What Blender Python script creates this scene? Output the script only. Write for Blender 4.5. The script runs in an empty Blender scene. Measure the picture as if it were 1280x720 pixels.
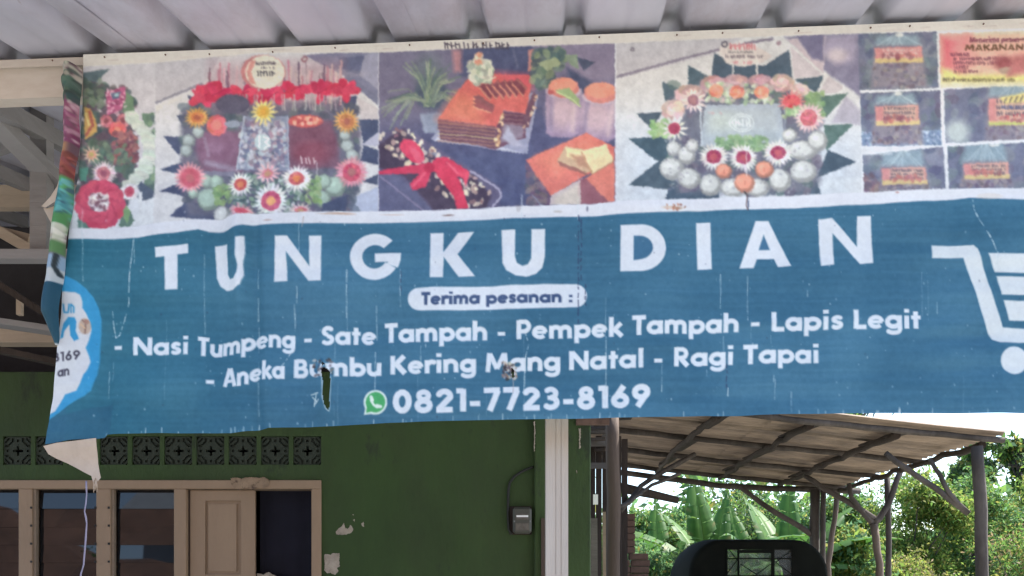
import bpy, bmesh, math, random
import numpy as np
from mathutils import Vector, Matrix, Euler
random.seed(7); RNG = np.random.default_rng(7)
R = math.radians
scene = bpy.context.scene
col = scene.collection

# ------------------------------------------------------------------ camera
FPX = 1200.0; HOR = 740.0; CH = 1.55          # focal in photo pixels, horizon row, eye height
cd = bpy.data.cameras.new("camera"); cam = bpy.data.objects.new("camera", cd); col.objects.link(cam)
cam.location = (0, 0, CH); cam.rotation_euler = (R(90), 0, 0)
cd.sensor_width = 36; cd.lens = FPX / 1280 * 36; cd.shift_y = (HOR - 360) / 1280
cd.clip_start = 0.05; cd.clip_end = 3000
scene.camera = cam
# ------------------------------------------------------------------ light
SUN_EL, SUN_AZ = 56.0, 66.0       # azimuth from +Y towards +X : the sun stands behind the house, to the right
w = bpy.data.worlds.new("World"); scene.world = w; w.use_nodes = True
nt = w.node_tree; bg = nt.nodes["Background"]
sky = nt.nodes.new("ShaderNodeTexSky"); sky.sky_type = 'NISHITA'; sky.sun_disc = False
sky.sun_elevation = R(SUN_EL); sky.sun_rotation = R(SUN_AZ)
sky.air_density = 1.0; sky.dust_density = 1.2; sky.ozone_density = 2.0
nt.links.new(sky.outputs[0], bg.inputs[0]); bg.inputs[1].default_value = 0.15
sd = bpy.data.lights.new("sun", 'SUN'); sun = bpy.data.objects.new("sun", sd); col.objects.link(sun)
sd.energy = 4.9; sd.angle = R(0.6); sd.color = (1.0, 0.96, 0.91)
el, az = R(SUN_EL), R(SUN_AZ)
sdir = Vector((math.sin(az) * math.cos(el), math.cos(az) * math.cos(el), math.sin(el)))
sun.rotation_euler = sdir.to_track_quat('Z', 'Y').to_euler()
vs = scene.view_settings
vs.view_transform = 'Standard'; vs.look = 'None'; vs.gamma = 1; vs.exposure = 1.68
vs.use_curve_mapping = False

# ------------------------------------------------------------------ helpers
def S2L(c):
    c = np.asarray(c, float) / 255.0
    return np.where(c <= 0.04045, c / 12.92, ((c + 0.055) / 1.055) ** 2.4)
def at(px, py, Y):
    """the place seen at photo pixel (px,py) that lies Y metres ahead"""
    return Vector(((px - 640) / FPX * Y, Y, CH + (HOR - py) / FPX * Y))
def mat(name, c, rough=0.7, var=0.15, scale=6.0, bump=0.0, bscale=40.0, metal=0.0, c2=None, c2at=0.6, c2soft=0.1, c2scale=3.0,
        stretch=(1, 1, 1), spec=0.4, transl=0.0, attr=None, c3=None, c3at=.62, c3scale=9.0):
    m = bpy.data.materials.new(name); m.use_nodes = True
    n = m.node_tree.nodes; l = m.node_tree.links; p = n["Principled BSDF"]
    tc = n.new("ShaderNodeTexCoord"); mp = n.new("ShaderNodeMapping"); mp.inputs[3].default_value = stretch
    l.new(tc.outputs['Object'], mp.inputs[0])
    no = n.new("ShaderNodeTexNoise"); no.inputs['Scale'].default_value = scale; no.inputs['Detail'].default_value = 7
    no.inputs['Roughness'].default_value = .65
    l.new(mp.outputs[0], no.inputs['Vector'])
    mr = n.new("ShaderNodeMapRange"); mr.inputs[1].default_value = .25; mr.inputs[2].default_value = .75
    mr.inputs[3].default_value = 1 - var; mr.inputs[4].default_value = 1 + var
    l.new(no.outputs[0], mr.inputs[0])
    if attr:
        ca = n.new("ShaderNodeVertexColor"); ca.layer_name = attr; base = ca.outputs[0]
    else:
        rgb = n.new("ShaderNodeRGB"); rgb.outputs[0].default_value = (*c, 1); base = rgb.outputs[0]
    def patch(base, colr, pos, soft, sc, seed):
        n2 = n.new("ShaderNodeTexNoise"); n2.inputs['Scale'].default_value = sc; n2.inputs['Detail'].default_value = 8
        n2.inputs['Roughness'].default_value = .7; n2.noise_dimensions = '4D'; n2.inputs['W'].default_value = seed
        l.new(mp.outputs[0], n2.inputs['Vector'])
        m2 = n.new("ShaderNodeMapRange"); m2.inputs[1].default_value = pos - soft; m2.inputs[2].default_value = pos + soft
        l.new(n2.outputs[0], m2.inputs[0])
        mx = n.new("ShaderNodeMix"); mx.data_type = 'RGBA'; mx.inputs[7].default_value = (*colr, 1)
        l.new(m2.outputs[0], mx.inputs[0]); l.new(base, mx.inputs[6]); return mx.outputs[2]
    if c2 is not None: base = patch(base, c2, c2at, c2soft, c2scale, 1.3)
    if c3 is not None: base = patch(base, c3, c3at, .03, c3scale, 7.7)
    vm = n.new("ShaderNodeVectorMath"); vm.operation = 'SCALE'
    l.new(base, vm.inputs[0]); l.new(mr.outputs[0], vm.inputs['Scale']); l.new(vm.outputs[0], p.inputs['Base Color'])
    p.inputs['Roughness'].default_value = rough; p.inputs['Metallic'].default_value = metal
    p.inputs['Specular IOR Level'].default_value = spec
    if bump:
        b = n.new("ShaderNodeBump"); b.inputs['Strength'].default_value = bump; b.inputs['Distance'].default_value = .01
        nb = n.new("ShaderNodeTexNoise"); nb.inputs['Scale'].default_value = bscale; nb.inputs['Detail'].default_value = 5
        l.new(mp.outputs[0], nb.inputs['Vector']); l.new(nb.outputs[0], b.inputs['Height']); l.new(b.outputs[0], p.inputs['Normal'])
    if transl:
        t = n.new("ShaderNodeBsdfTranslucent"); l.new(vm.outputs[0], t.inputs[0])
        ms = n.new("ShaderNodeMixShader"); ms.inputs[0].default_value = transl
        out = n["Material Output"]; l.new(p.outputs[0], ms.inputs[1]); l.new(t.outputs[0], ms.inputs[2]); l.new(ms.outputs[0], out.inputs[0])
    return m
def mesh_np(name, verts, faces, smooth=False):
    """fast mesh from numpy (all faces with the same corner count)"""
    me = bpy.data.meshes.new(name); verts = np.asarray(verts, np.float32); faces = np.asarray(faces, np.int32)
    k = faces.shape[1]
    me.vertices.add(len(verts)); me.vertices.foreach_set('co', verts.ravel())
    me.loops.add(faces.size); me.loops.foreach_set('vertex_index', faces.ravel())
    me.polygons.add(len(faces)); me.polygons.foreach_set('loop_start', np.arange(0, faces.size, k, dtype=np.int32))
    if smooth: me.polygons.foreach_set('use_smooth', np.ones(len(faces), bool))
    me.update(calc_edges=True); return me
def set_col(me, rgb, name='Col'):
    a = me.color_attributes.new(name, 'FLOAT_COLOR', 'POINT')
    c = np.ones((len(me.vertices), 4), np.float32); c[:, :3] = rgb; a.data.foreach_set('color', c.ravel())
def tag(o, label=None, cat=None, group=None, kind=None):
    if label: o['label'] = label
    if cat: o['category'] = cat
    if group: o['group'] = group
    if kind: o['kind'] = kind
    return o
def empty(name, loc=(0, 0, 0), label=None, cat=None, group=None):
    o = bpy.data.objects.new(name, None); o.location = loc; col.objects.link(o); o.empty_display_size = .2
    return tag(o, label, cat, group)
def link(name, me, m=None, parent=None):
    """link a mesh given in world coordinates; under a parent it is moved into the parent's frame"""
    o = bpy.data.objects.new(name, me); col.objects.link(o)
    if m: 
        if len(me.materials) == 0: me.materials.append(m)
    if parent is not None:
        o.parent = parent
        q = parent; off = Vector((0, 0, 0))
        while q is not None: off += q.location; q = q.parent
        o.location = -off
    return o
class MB:
    def __init__(s): s.bm = bmesh.new()
    def box(s, x0, x1, y0, y1, z0, z1, bev=0):
        v = [s.bm.verts.new(p) for p in ((x0,y0,z0),(x1,y0,z0),(x1,y1,z0),(x0,y1,z0),(x0,y0,z1),(x1,y0,z1),(x1,y1,z1),(x0,y1,z1))]
        fs = [s.bm.faces.new([v[i] for i in f]) for f in ((0,3,2,1),(4,5,6,7),(0,1,5,4),(1,2,6,5),(2,3,7,6),(3,0,4,7))]
        if bev:
            es = list({e for f in fs for e in f.edges}); bmesh.ops.bevel(s.bm, geom=es, offset=bev, segments=1, affect='EDGES')
        return s
    def bar(s, a, b, w, h, up=Vector((0, 0, 1)), wob=0, seg=1, w2=None, h2=None):
        """box section bar from a to b, w wide, h high, optionally a little crooked"""
        a = Vector(a); b = Vector(b); d = (b - a).normalized(); 
        if abs(d.dot(up)) > .95: up = Vector((0, 1, 0))
        sx = d.cross(up).normalized(); sz = sx.cross(d).normalized(); rings = []
        w2 = w2 or w; h2 = h2 or h
        for i in range(seg + 1):
            t = i / seg; p = a.lerp(b, t) + (sx * random.uniform(-wob, wob) + sz * random.uniform(-wob, wob)) * (0 < i < seg)
            ww = w + (w2 - w) * t; hh = h + (h2 - h) * t
            rings.append([s.bm.verts.new(p + sx * u * ww / 2 + sz * v * hh / 2) for u, v in ((-1,-1),(1,-1),(1,1),(-1,1))])
        for i in range(seg):
            for k in range(4): s.bm.faces.new((rings[i][k], rings[i][(k+1)%4], rings[i+1][(k+1)%4], rings[i+1][k]))
        s.bm.faces.new(rings[0][::-1]); s.bm.faces.new(rings[-1]); return s
    def pole(s, pts, r, n=9, wob=0, r2=None, knots=0):
        """round pole along a list of points, tapering r -> r2, with knobbly radius"""
        pts = [Vector(p) for p in pts]; r2 = r2 or r; rings = []
        # resample
        P = []
        for i in range(len(pts) - 1):
            k = max(2, int((pts[i+1] - pts[i]).length / .18))
            for j in range(k): P.append(pts[i].lerp(pts[i+1], j / k))
        P.append(pts[-1]); N = len(P)
        for i, p in enumerate(P):
            d = (P[min(i+1, N-1)] - P[max(i-1, 0)]).normalized(); ax = d.orthogonal() if i == 0 else None
            if i == 0: sx = d.orthogonal().normalized()
            sx = (sx - d * sx.dot(d)).normalized(); sy = d.cross(sx)
            t = i / (N - 1); rr = (r + (r2 - r) * t) * (1 + knots * random.uniform(-1, 1))
            c = p + (sx * random.uniform(-wob, wob) + sy * random.uniform(-wob, wob)) * (0 < i < N - 1)
            rings.append([s.bm.verts.new(c + (sx * math.cos(2*math.pi*k/n) + sy * math.sin(2*math.pi*k/n)) * rr) for k in range(n)])
        for i in range(N - 1):
            for k in range(n):
                f = s.bm.faces.new((rings[i][k], rings[i][(k+1)%n], rings[i+1][(k+1)%n], rings[i+1][k])); f.smooth = True
        s.bm.faces.new(rings[0][::-1]); s.bm.faces.new(rings[-1]); return s
    def prism(s, pts, thick):
        """outline (list of 3D points) pushed back by the vector thick"""
        t = Vector(thick); a = [s.bm.verts.new(p) for p in pts]; b = [s.bm.verts.new(Vector(p) + t) for p in pts]; n = len(pts)
        s.bm.faces.new(a); s.bm.faces.new(b[::-1])
        for i in range(n): s.bm.faces.new((a[i], b[i], b[(i+1)%n], a[(i+1)%n]))
        return s
    def build(s, name, m=None, parent=None, **kw):
        bmesh.ops.recalc_face_normals(s.bm, faces=s.bm.faces)
        me = bpy.data.meshes.new(name); s.bm.to_mesh(me); s.bm.free()
        o = link(name, me, m, parent); tag(o, **kw); return o
# ------------------------------------------------------------------ the print on the banner: painted into an array, one
# sample per photo pixel, that later colours the vertices of the banner's own mesh
OX, OY, CW, CHH = 40, 10, 1390, 620
CV = np.zeros((CHH, CW, 3)); CV[:] = (92, 136, 172)
def fnoise(h, w, cell, seed, cx=None):
    """smooth value noise"""
    r = np.random.default_rng(seed); cx = cx or cell
    gh, gw = int(h / cell) + 3, int(w / cx) + 3; g = r.random((gh, gw))
    yy = np.arange(h) / cell; xx = np.arange(w) / cx; yi = yy.astype(int); xi = xx.astype(int)
    fy = (yy - yi)[:, None]; fx = (xx - xi)[None]; fy = fy*fy*(3-2*fy); fx = fx*fx*(3-2*fx)
    a = g[yi][:, xi]; b = g[yi][:, xi+1]; c = g[yi+1][:, xi]; d = g[yi+1][:, xi+1]
    return (a*(1-fx)+b*fx)*(1-fy) + (c*(1-fx)+d*fx)*fy
class T:                      # drawing frame: zoomed coordinates -> photo pixels
    ox, oy, s = 0, 0, 1.0
def frame(ox, oy, s): T.ox, T.oy, T.s = ox, oy, s
def q(p): return (p[0]/T.s + T.ox - OX, p[1]/T.s + T.oy - OY)
CLIP = [None]
def region(x0, x1, y0, y1):
    x0 = max(0, int(x0) - 2); y0 = max(0, int(y0) - 2); x1 = min(CW, int(x1) + 3); y1 = min(CHH, int(y1) + 3)
    if x1 <= x0 or y1 <= y0: return None
    yy, xx = np.mgrid[y0:y1, x0:x1].astype(float); return x0, x1, y0, y1, xx, yy
def blend(rg, cov, c, a=1):
    x0, x1, y0, y1 = rg[:4]; c = np.asarray(c, float); cov = np.clip(cov, 0, 1) * a
    if CLIP[0] is not None: cov = cov * CLIP[0][y0:y1, x0:x1]
    CV[y0:y1, x0:x1] = CV[y0:y1, x0:x1] * (1 - cov[..., None]) + c * cov[..., None]
def polycov(rg, pts, soft=.7):
    xx, yy = rg[4], rg[5]; n = len(pts); ins = np.zeros(xx.shape, bool); d2 = np.full(xx.shape, 1e9)
    for i in range(n):
        x1, y1 = pts[i]; x2, y2 = pts[(i+1) % n]
        if y1 != y2:
            c = ((y1 > yy) != (y2 > yy)) & (xx < (x2-x1)*(yy-y1)/(y2-y1) + x1); ins ^= c
        dx, dy = x2-x1, y2-y1; L = dx*dx+dy*dy+1e-9; t = np.clip(((xx-x1)*dx+(yy-y1)*dy)/L, 0, 1)
        d2 = np.minimum(d2, (xx-x1-t*dx)**2 + (yy-y1-t*dy)**2)
    d = np.sqrt(d2) * np.where(ins, 1, -1); return np.clip(.5 + d/(2*soft), 0, 1)
def poly(pts, c, a=1, soft=.7):
    p = [q(k) for k in pts]; xs = [k[0] for k in p]; ys = [k[1] for k in p]
    rg = region(min(xs)-soft, max(xs)+soft, min(ys)-soft, max(ys)+soft)
    if rg: blend(rg, polycov(rg, p, soft), c, a)
def ell(cx, cy, rx, ry, c, rot=0, a=1, soft=.7):
    x, y = q((cx, cy)); rx /= T.s; ry /= T.s; m = max(rx, ry) + soft*2
    rg = region(x-m, x+m, y-m, y+m)
    if not rg: return
    dx, dy = rg[4]-x, rg[5]-y; cr, sr = math.cos(R(rot)), math.sin(R(rot)); u = (dx*cr+dy*sr)/rx; v = (-dx*sr+dy*cr)/ry
    k = np.sqrt(u*u+v*v); blend(rg, .5 + (1-k)*min(rx, ry)/(2*soft), c, a)
def line(pts, wd, c, a=1, soft=.5):
    p = [q(k) for k in pts]; r = wd/T.s/2; xs = [k[0] for k in p]; ys = [k[1] for k in p]
    rg = region(min(xs)-r-1, max(xs)+r+1, min(ys)-r-1, max(ys)+r+1)
    if not rg: return
    d2 = np.full(rg[4].shape, 1e9)
    for i in range(len(p)-1):
        x1, y1 = p[i]; x2, y2 = p[i+1]; dx, dy = x2-x1, y2-y1; L = dx*dx+dy*dy+1e-9
        t = np.clip(((rg[4]-x1)*dx+(rg[5]-y1)*dy)/L, 0, 1); d2 = np.minimum(d2, (rg[4]-x1-t*dx)**2+(rg[5]-y1-t*dy)**2)
    blend(rg, .5 + (r-np.sqrt(d2))/(2*soft), c, a)
def clip_poly(pts):
    if pts is None: CLIP[0] = None; return
    p = [q(k) for k in pts]; rg = region(0, CW, 0, CHH); CLIP[0] = polycov(rg, p, .6)
def J(c, v): return tuple(np.clip(np.asarray(c, float) + random.uniform(-v, v) + np.array([random.uniform(-v, v)*.5 for _ in range(3)]), 0, 255))
def daisy(cx, cy, r, petal, ring, core, n=18, sq=1.0, rot=0, rr=.6, rc=.28):
    for i in range(n):
        t = 2*math.pi*i/n + rot; L = r*random.uniform(.9, 1.1)
        x, y = cx + math.cos(t)*L*.62, cy + math.sin(t)*L*.62*sq
        ell(x, y, L*.42, r*.12, J(petal, 14), math.degrees(math.atan2(math.sin(t)*sq, math.cos(t))))
    ell(cx, cy, r*rr, r*rr*sq, ring)
    for i in range(14):
        t = random.uniform(0, 6.28); ell(cx+math.cos(t)*r*rr*.7, cy+math.sin(t)*r*rr*.7*sq, r*.1, r*.1, J(ring, 30), a=.7)
    ell(cx, cy, r*rc, r*rc*sq, core, soft=1.2)
def rose(cx, cy, rx, ry, c, n=9):
    for i in range(n): t = 6.283*i/n; ell(cx+math.cos(t)*rx*.55, cy+math.sin(t)*ry*.55, rx*.5, ry*.5, J(c, 22), a=.95)
    for i in range(n):
        t = 6.283*i/n+.3; ell(cx+math.cos(t)*rx*.3, cy+math.sin(t)*ry*.3, rx*.3, ry*.3, J([k*1.06 for k in c], 22), a=.8)
def ball(cx, cy, r, c, ry=None):
    ry = ry or r; ell(cx, cy, r, ry, [k*.74 for k in c], soft=1.2); ell(cx-r*.12, cy-ry*.15, r*.8, ry*.78, c, soft=1.6)
    ell(cx-r*.25, cy-ry*.3, r*.3, ry*.25, [min(255, k*1.12) for k in c], a=.7, soft=1.6)
def speck(x0, x1, y0, y1, cols, n, rmin, rmax, a=.85, test=None, stretch=1.5):
    for _ in range(n):
        x, y = random.uniform(x0, x1), random.uniform(y0, y1)
        if test and not test(x, y): continue
        r = random.uniform(rmin, rmax); ell(x, y, r*stretch, r, J(random.choice(cols), 12), random.uniform(0, 180), a)
def scrib(x0, x1, y, h, c, a=.8, gap=.25, wd=None):
    """a row of print too small to read"""
    x = x0
    while x < x1:
        k = random.uniform(.35, .8)*h
        if random.random() > gap:
            line([(x, y-h/2*random.uniform(.5, 1)), (x+k*.2, y+h/2)], wd or h*.24, c, a)
            if random.random() < .7: line([(x, y+random.uniform(-.4, .4)*h), (x+k*.7, y+random.uniform(-.4, .4)*h)], wd or h*.22, c, a)
        x += k
DK = (64, 74, 112)      # dark leaf, faded, with lens haze in the colour
BGW = (206, 204, 220)
# edges of the picture strip, photo pixels
def interp(tbl, x): return np.interp(x, [t[0] for t in tbl], [t[1] for t in tbl])
HEM_TOP = [(0, 72), (320, 60), (640, 47), (960, 35), (1280, 23), (1430, 17)]
PIC_TOP = [(0, 92), (105, 83), (200, 78), (320, 66), (475, 65.5), (640, 58), (769, 54), (960, 45.5), (1075, 41.5), (1280, 35.5), (1430, 31)]
PIC_BOT = [(0, 290), (88, 287), (172, 284), (215, 277.5), (250, 274), (280, 275), (292, 272), (306, 267.5), (320, 267), (473, 263), (640, 260), (769, 254.5), (960, 245), (1080, 241), (1175, 236.5), (1215, 234), (1280, 237), (1430, 240)]
BLU_TOP = [(0, 302), (88, 300), (172, 298), (215, 292), (248, 287), (262, 290), (280, 291), (292, 289), (306, 283), (320, 281), (470, 278), (640, 274.5), (769, 270), (960, 260), (1080, 256), (1180, 250), (1212, 247.5), (1280, 251), (1430, 255)]
BOT = [(50, 557), (58, 556), (90, 551), (124, 549), (131, 547), (134, 543), (200, 541), (290, 542), (318, 538), (335, 534.5), (400, 533), (500, 528), (600, 524.5), (700, 523), (800, 521), (900, 520), (1000, 518), (1100, 517), (1430, 516)]
X = np.arange(CW) + OX; Yc = np.arange(CHH) + OY
XX, YY = np.meshgrid(X.astype(float), Yc.astype(float))
def above(tbl, soft=.7): return np.clip(.5 + (interp(tbl, X)[None] - YY)/(2*soft), 0, 1)   # 1 above the line
def fill(cov, c, a=1):
    cov = np.clip(cov, 0, 1)[..., None]*a; CV[:] = CV*(1-cov) + np.asarray(c, float)*cov
# base: blue, with faded tone variation of the ink; then darker towards the left end
blue = np.array((63, 110.5, 144.0)); n1 = fnoise(CHH, CW, 34, 3, 150)-.5; n2 = fnoise(CHH, CW, 3, 4, 90)-.5; n3 = fnoise(CHH, CW, 90, 5)-.5
CV[:] = blue + (n1*12 + n2*9 + n3*14)[..., None]
t = np.clip((XX-60)/300, 0, 1)
CV += (np.array((-22, -6, -14.0))*(1-t)[..., None])
fill(above(BLU_TOP), (222, 221, 238))
# --- panel A : wreath of flowers and the tail of a rooster
frame(80, 60, 3.13)
clipA = [(60, 0), (363, 0), (363, 760), (60, 760)]
frame(0, 0, 1)
def pclip(x0, x1, d0=0, d1=0):
    n = [(x, float(interp(PIC_TOP, x))+d0) for x in np.linspace(x0, x1, 24)] + [(x, float(interp(PIC_BOT, x))-d1) for x in np.linspace(x1, x0, 40)]
    frame(0, 0, 1); clip_poly(n)
def panelA():
    pclip(85, 193); frame(80, 60, 3.13)
    poly([(0, 0), (380, 0), (380, 760), (0, 760)], (196, 190, 208)); poly([(0, 560), (380, 520), (380, 760), (0, 760)], (208, 208, 226), soft=6)
    poly([(70, 95), (178, 82), (120, 140), (75, 155)], (84, 104, 118))
    speck(60, 270, 150, 640, [(70, 88, 92), (92, 74, 96), (78, 102, 92), (104, 84, 100)], 420, 6, 20, .8, lambda x, y: (x-150)**2/150**2+(y-390)**2/290**2 < 1)
    speck(60, 150, 130, 230, [(108, 130, 112), (76, 92, 92), (120, 132, 128)], 60, 4, 12)
    poly([(235, 160), (268, 190), (275, 260), (230, 250)], (104, 136, 110)); poly([(300, 255), (358, 250), (345, 300), (320, 320)], (100, 128, 112))
    poly([(335, 320), (362, 320), (366, 530), (345, 560), (310, 530), (330, 450)], (112, 138, 124))
    speck(300, 370, 250, 560, [(92, 124, 104), (130, 156, 130), (80, 100, 100)], 60, 5, 12, .8, lambda x, y: x > 330 or y > 480)
    poly([(162, 170), (240, 150), (242, 190), (225, 240), (170, 265)], (182, 82, 132))
    speck(165, 240, 160, 260, [(214, 150, 186), (150, 60, 110), (222, 190, 210)], 50, 3, 6); poly([(185, 175), (222, 168), (215, 195), (190, 200)], (90, 100, 140)); ell(205, 182, 10, 7, (160, 190, 210))
    poly([(80, 230), (105, 240), (132, 300), (125, 330), (80, 360)], (206, 160, 92)); line([(100, 250), (112, 300), (85, 340)], 12, (178, 90, 80)); line([(85, 255), (96, 300)], 7, (220, 196, 130))
    for (x, y, r) in ((165, 285, 24), (232, 282, 26)): rose(x, y, r, r, (196, 112, 128)); ell(x, y, r*.45, r*.45, (140, 70, 84))
    rose(208, 318, 34, 30, (218, 88, 96)); ell(208, 318, 12, 10, (240, 130, 110))
    speck(190, 285, 330, 450, [(146, 84, 92), (176, 110, 112), (120, 70, 84)], 90, 5, 11); speck(110, 260, 380, 450, [(110, 136, 116), (84, 110, 100)], 50, 5, 11)
    for k in range(26):                                   # white string of blossoms
        t = k/25; x = 262+82*math.sin(t*2.5)**1 - 10*t; y = 262+ 290*t; x = [266, 290, 312, 326, 334, 336, 332, 318, 300, 276, 252, 246][int(t*11)]
        ell(x, y, 30, 17, J((200, 206, 204), 8), 20); line([(x-24, y+9), (x+24, y+4)], 3, (156, 166, 168), .8)
    daisy(105, 415, 32, (228, 196, 180), (220, 160, 140), (190, 170, 100), 10); daisy(152, 485, 42, (220, 190, 210), (196, 110, 130), (150, 70, 100), 22)
    poly([(60, 470), (95, 465), (85, 520), (60, 520)], (76, 140, 128))
    poly([(300, 520), (372, 580), (300, 600), (270, 560)], (76, 88, 116)); poly([(230, 620), (262, 640), (288, 700), (215, 700)], (90, 120, 110)); poly([(240, 610), (262, 640), (250, 690), (225, 650)], (122, 160, 112))
    poly([(60, 660), (110, 690), (105, 712), (60, 712)], (84, 122, 118))
    ell(258, 562, 36, 32, (214, 206, 222)); daisy(255, 560, 34, (224, 214, 228), (200, 84, 112), (190, 60, 90), 16, rr=.62, rc=.4)
    for i in range(13): t = i*6.283/13; ell(142+math.cos(t)*66, 610+math.sin(t)*72, 32, 30, J((206, 62, 98), 9))
    ell(142, 610, 72, 76, (210, 66, 100)); 
    for i in range(16): t = i*.8; line([(142+math.cos(t)*42, 610+math.sin(t)*44), (142+math.cos(t+.5)*72, 610+math.sin(t+.5)*78)], 4, (182, 48, 84), .7)
    ell(135, 602, 40, 38, (204, 186, 204)); speck(104, 166, 570, 634, [(236, 226, 236), (120, 70, 90), (214, 190, 200)], 55, 3, 7)
    poly([(290, 560), (380, 590), (380, 720), (250, 720), (300, 640)], (212, 212, 228)); poly([(300, 520), (374, 580), (310, 600)], (76, 88, 116))
def panelB():
    pclip(193, 472.5); frame(190, 60, 3.272)
    poly([(0, 0), (960, 0), (960, 760), (0, 760)], (206, 202, 216))
    poly([(10, 0), (300, 0), (215, 140), (10, 215)], (188, 182, 200)); line([(14, 222), (205, 146)], 10, (138, 134, 160)); poly([(205, 160), (150, 190), (14, 235), (14, 260)], (212, 206, 214))
    poly([(620, 30), (960, 0), (960, 240), (800, 120)], (120, 120, 158)); poly([(760, 40), (870, 30), (845, 105), (790, 95)], (94, 98, 138)); line([(800, 120), (935, 225)], 24, (112, 114, 150)); poly([(870, 30), (960, 0), (960, 200), (850, 110)], (150, 148, 182))
    poly([(835, 200), (935, 250), (935, 290), (860, 330)], (196, 186, 200))
    poly([(845, 290), (935, 290), (935, 340), (865, 395)], DK); poly([(865, 395), (935, 420), (935, 480), (850, 460)], DK); poly([(855, 395), (940, 330), (940, 400)], (176, 174, 206)); poly([(800, 620), (940, 560), (940, 680), (800, 670)], (172, 178, 214))
    for tri in (((145, 190), (235, 240), (170, 265)), ((100, 275), (180, 280), (140, 350)), ((45, 360), (135, 365), (110, 440)), ((30, 492), (130, 465), (120, 520)), ((30, 585), (130, 545), (140, 610)), ((75, 690), (160, 610), (270, 680), (250, 712)), ((760, 205), (838, 195), (820, 290)), ((860, 545), (935, 510), (925, 560))):
        poly(tri, J(DK, 5))
    poly([(120, 260), (215, 215), (760, 215), (850, 300), (850, 560), (790, 680), (150, 690), (120, 560)], (98, 98, 126), soft=4)
    speck(130, 840, 230, 680, [(78, 84, 112), (110, 100, 130), (92, 110, 112), (74, 80, 104)], 380, 8, 22, .6)
    poly([(240, 60), (780, 50), (770, 240), (230, 240)], (170, 128, 150), a=.55, soft=10)
    for i in range(60):                                   # skewers behind the paprika flowers
        x = random.uniform(225, 790); line([(x, random.uniform(50, 120)), (x+random.uniform(-8, 8), random.uniform(140, 240))], random.uniform(4, 9), J(random.choice([(186, 112, 136), (204, 166, 176), (110, 80, 110), (214, 190, 190)]), 14), .8)
    for (x, y) in ((205, 200), (265, 185), (370, 190), (490, 195), (590, 165), (690, 180), (790, 175)):   # red blooms
        for k in range(9): t = random.uniform(0, 6.28); ell(x+math.cos(t)*34, y+math.sin(t)*22, 30, 17, J((214, 54, 94), 16), math.degrees(t))
        line([(x-20, y+10), (x+24, y-14)], 4, (170, 30, 70), .8)
    poly([(160, 165), (215, 190), (225, 225), (190, 225)], (214, 60, 96)); poly([(770, 170), (832, 140), (836, 180), (780, 195)], (216, 60, 98)); 
    for i in range(26): x = random.uniform(300, 760); line([(x, 190), (x+random.uniform(-5, 5), 255)], 5, J((176, 170, 180), 20), .7)
    ell(455, 98, 92, 70, (196, 120, 128)); ell(462, 98, 80, 68, (222, 214, 208)); poly([(405, 50), (385, 95), (400, 140), (425, 150), (405, 100), (425, 50)], (208, 120, 120), a=.8)
    scrib(425, 512, 62, 12, (60, 50, 70), .9, .1); scrib(440, 500, 80, 9, (70, 60, 80), .8); scrib(432, 500, 103, 20, (50, 50, 66), .9, .1)
    ell(624, 46, 13, 13, (150, 90, 110)); ell(624, 46, 7, 7, (200, 186, 196))
    # jars of sambal and the glass of nuts
    ell(330, 230, 70, 40, (84, 80, 110)); poly([(180, 350), (370, 340), (370, 510), (205, 505)], (122, 84, 116), soft=3); ell(275, 420, 92, 88, (120, 80, 112), soft=4)
    for r, c in ((80, (140, 100, 138)), (60, (112, 64, 96)), (40, (150, 112, 150))): ell(262, 405, r, r*.85, c, a=.6, soft=5)
    line([(225, 470), (330, 495)], 22, (160, 150, 182), .7, soft=3); line([(215, 370), (230, 440)], 10, (170, 156, 188), .6, soft=2); poly([(200, 500), (340, 505), (335, 525), (205, 520)], (120, 116, 146))
    poly([(555, 300), (740, 300), (770, 490), (560, 495)], (118, 78, 106), soft=3); ell(660, 400, 100, 90, (116, 66, 92), soft=5); ell(650, 430, 70, 48, (136, 60, 84), a=.7, soft=5)
    ell(628, 300, 72, 26, (206, 84, 88)); ell(636, 298, 56, 15, (222, 128, 118)); speck(575, 690, 285, 315, [(236, 180, 160), (190, 70, 76)], 24, 4, 8); scrib(610, 680, 460, 26, (216, 200, 216), .8)
    for i in range(4): line([(676, 470+i), (676, 560)], 3, (200, 196, 214), .4)
    rose(266, 318, 42, 42, (214, 100, 108)); ell(266, 316, 20, 20, (230, 128, 124))
    poly([(378, 280), (556, 280), (560, 500), (345, 498)], (128, 134, 168)); speck(362, 552, 300, 490, [(188, 186, 206), (120, 104, 134), (166, 132, 150), (94, 96, 134), (170, 178, 200)], 330, 4, 10, .8)
    ell(452, 385, 34, 34, (176, 190, 206)); line([(440, 362), (438, 405)], 7, (232, 238, 240)); line([(458, 362), (478, 372), (462, 384), (480, 398), (458, 408)], 6, (232, 238, 240)); line([(378, 280), (345, 498)], 5, (176, 186, 210)); line([(556, 280), (560, 500)], 4, (160, 172, 204)); ell(330, 312, 32, 15, (140, 148, 176))
    # sides: garlic/cabbage balls
    for (x, y, r) in ((150, 380, 26), (140, 420, 26), (190, 345, 24), (800, 400, 26), (820, 440, 26), (790, 360, 22)): ball(x, y, r, (168, 178, 188))
    for (x, y, r) in ((170, 595, 22), (232, 620, 46), (222, 545, 28), (262, 550, 30), (750, 570, 42), (700, 620, 34), (705, 550, 30)): ball(x, y, r, (164, 186, 182))
    poly([(700, 640), (800, 600), (790, 690), (690, 690)], DK)
    speck(255, 330, 560, 640, [(140, 172, 116), (118, 150, 104)], 60, 4, 9); speck(630, 690, 530, 640, [(140, 172, 116), (118, 150, 104), (150, 170, 130)], 60, 4, 9)
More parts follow.
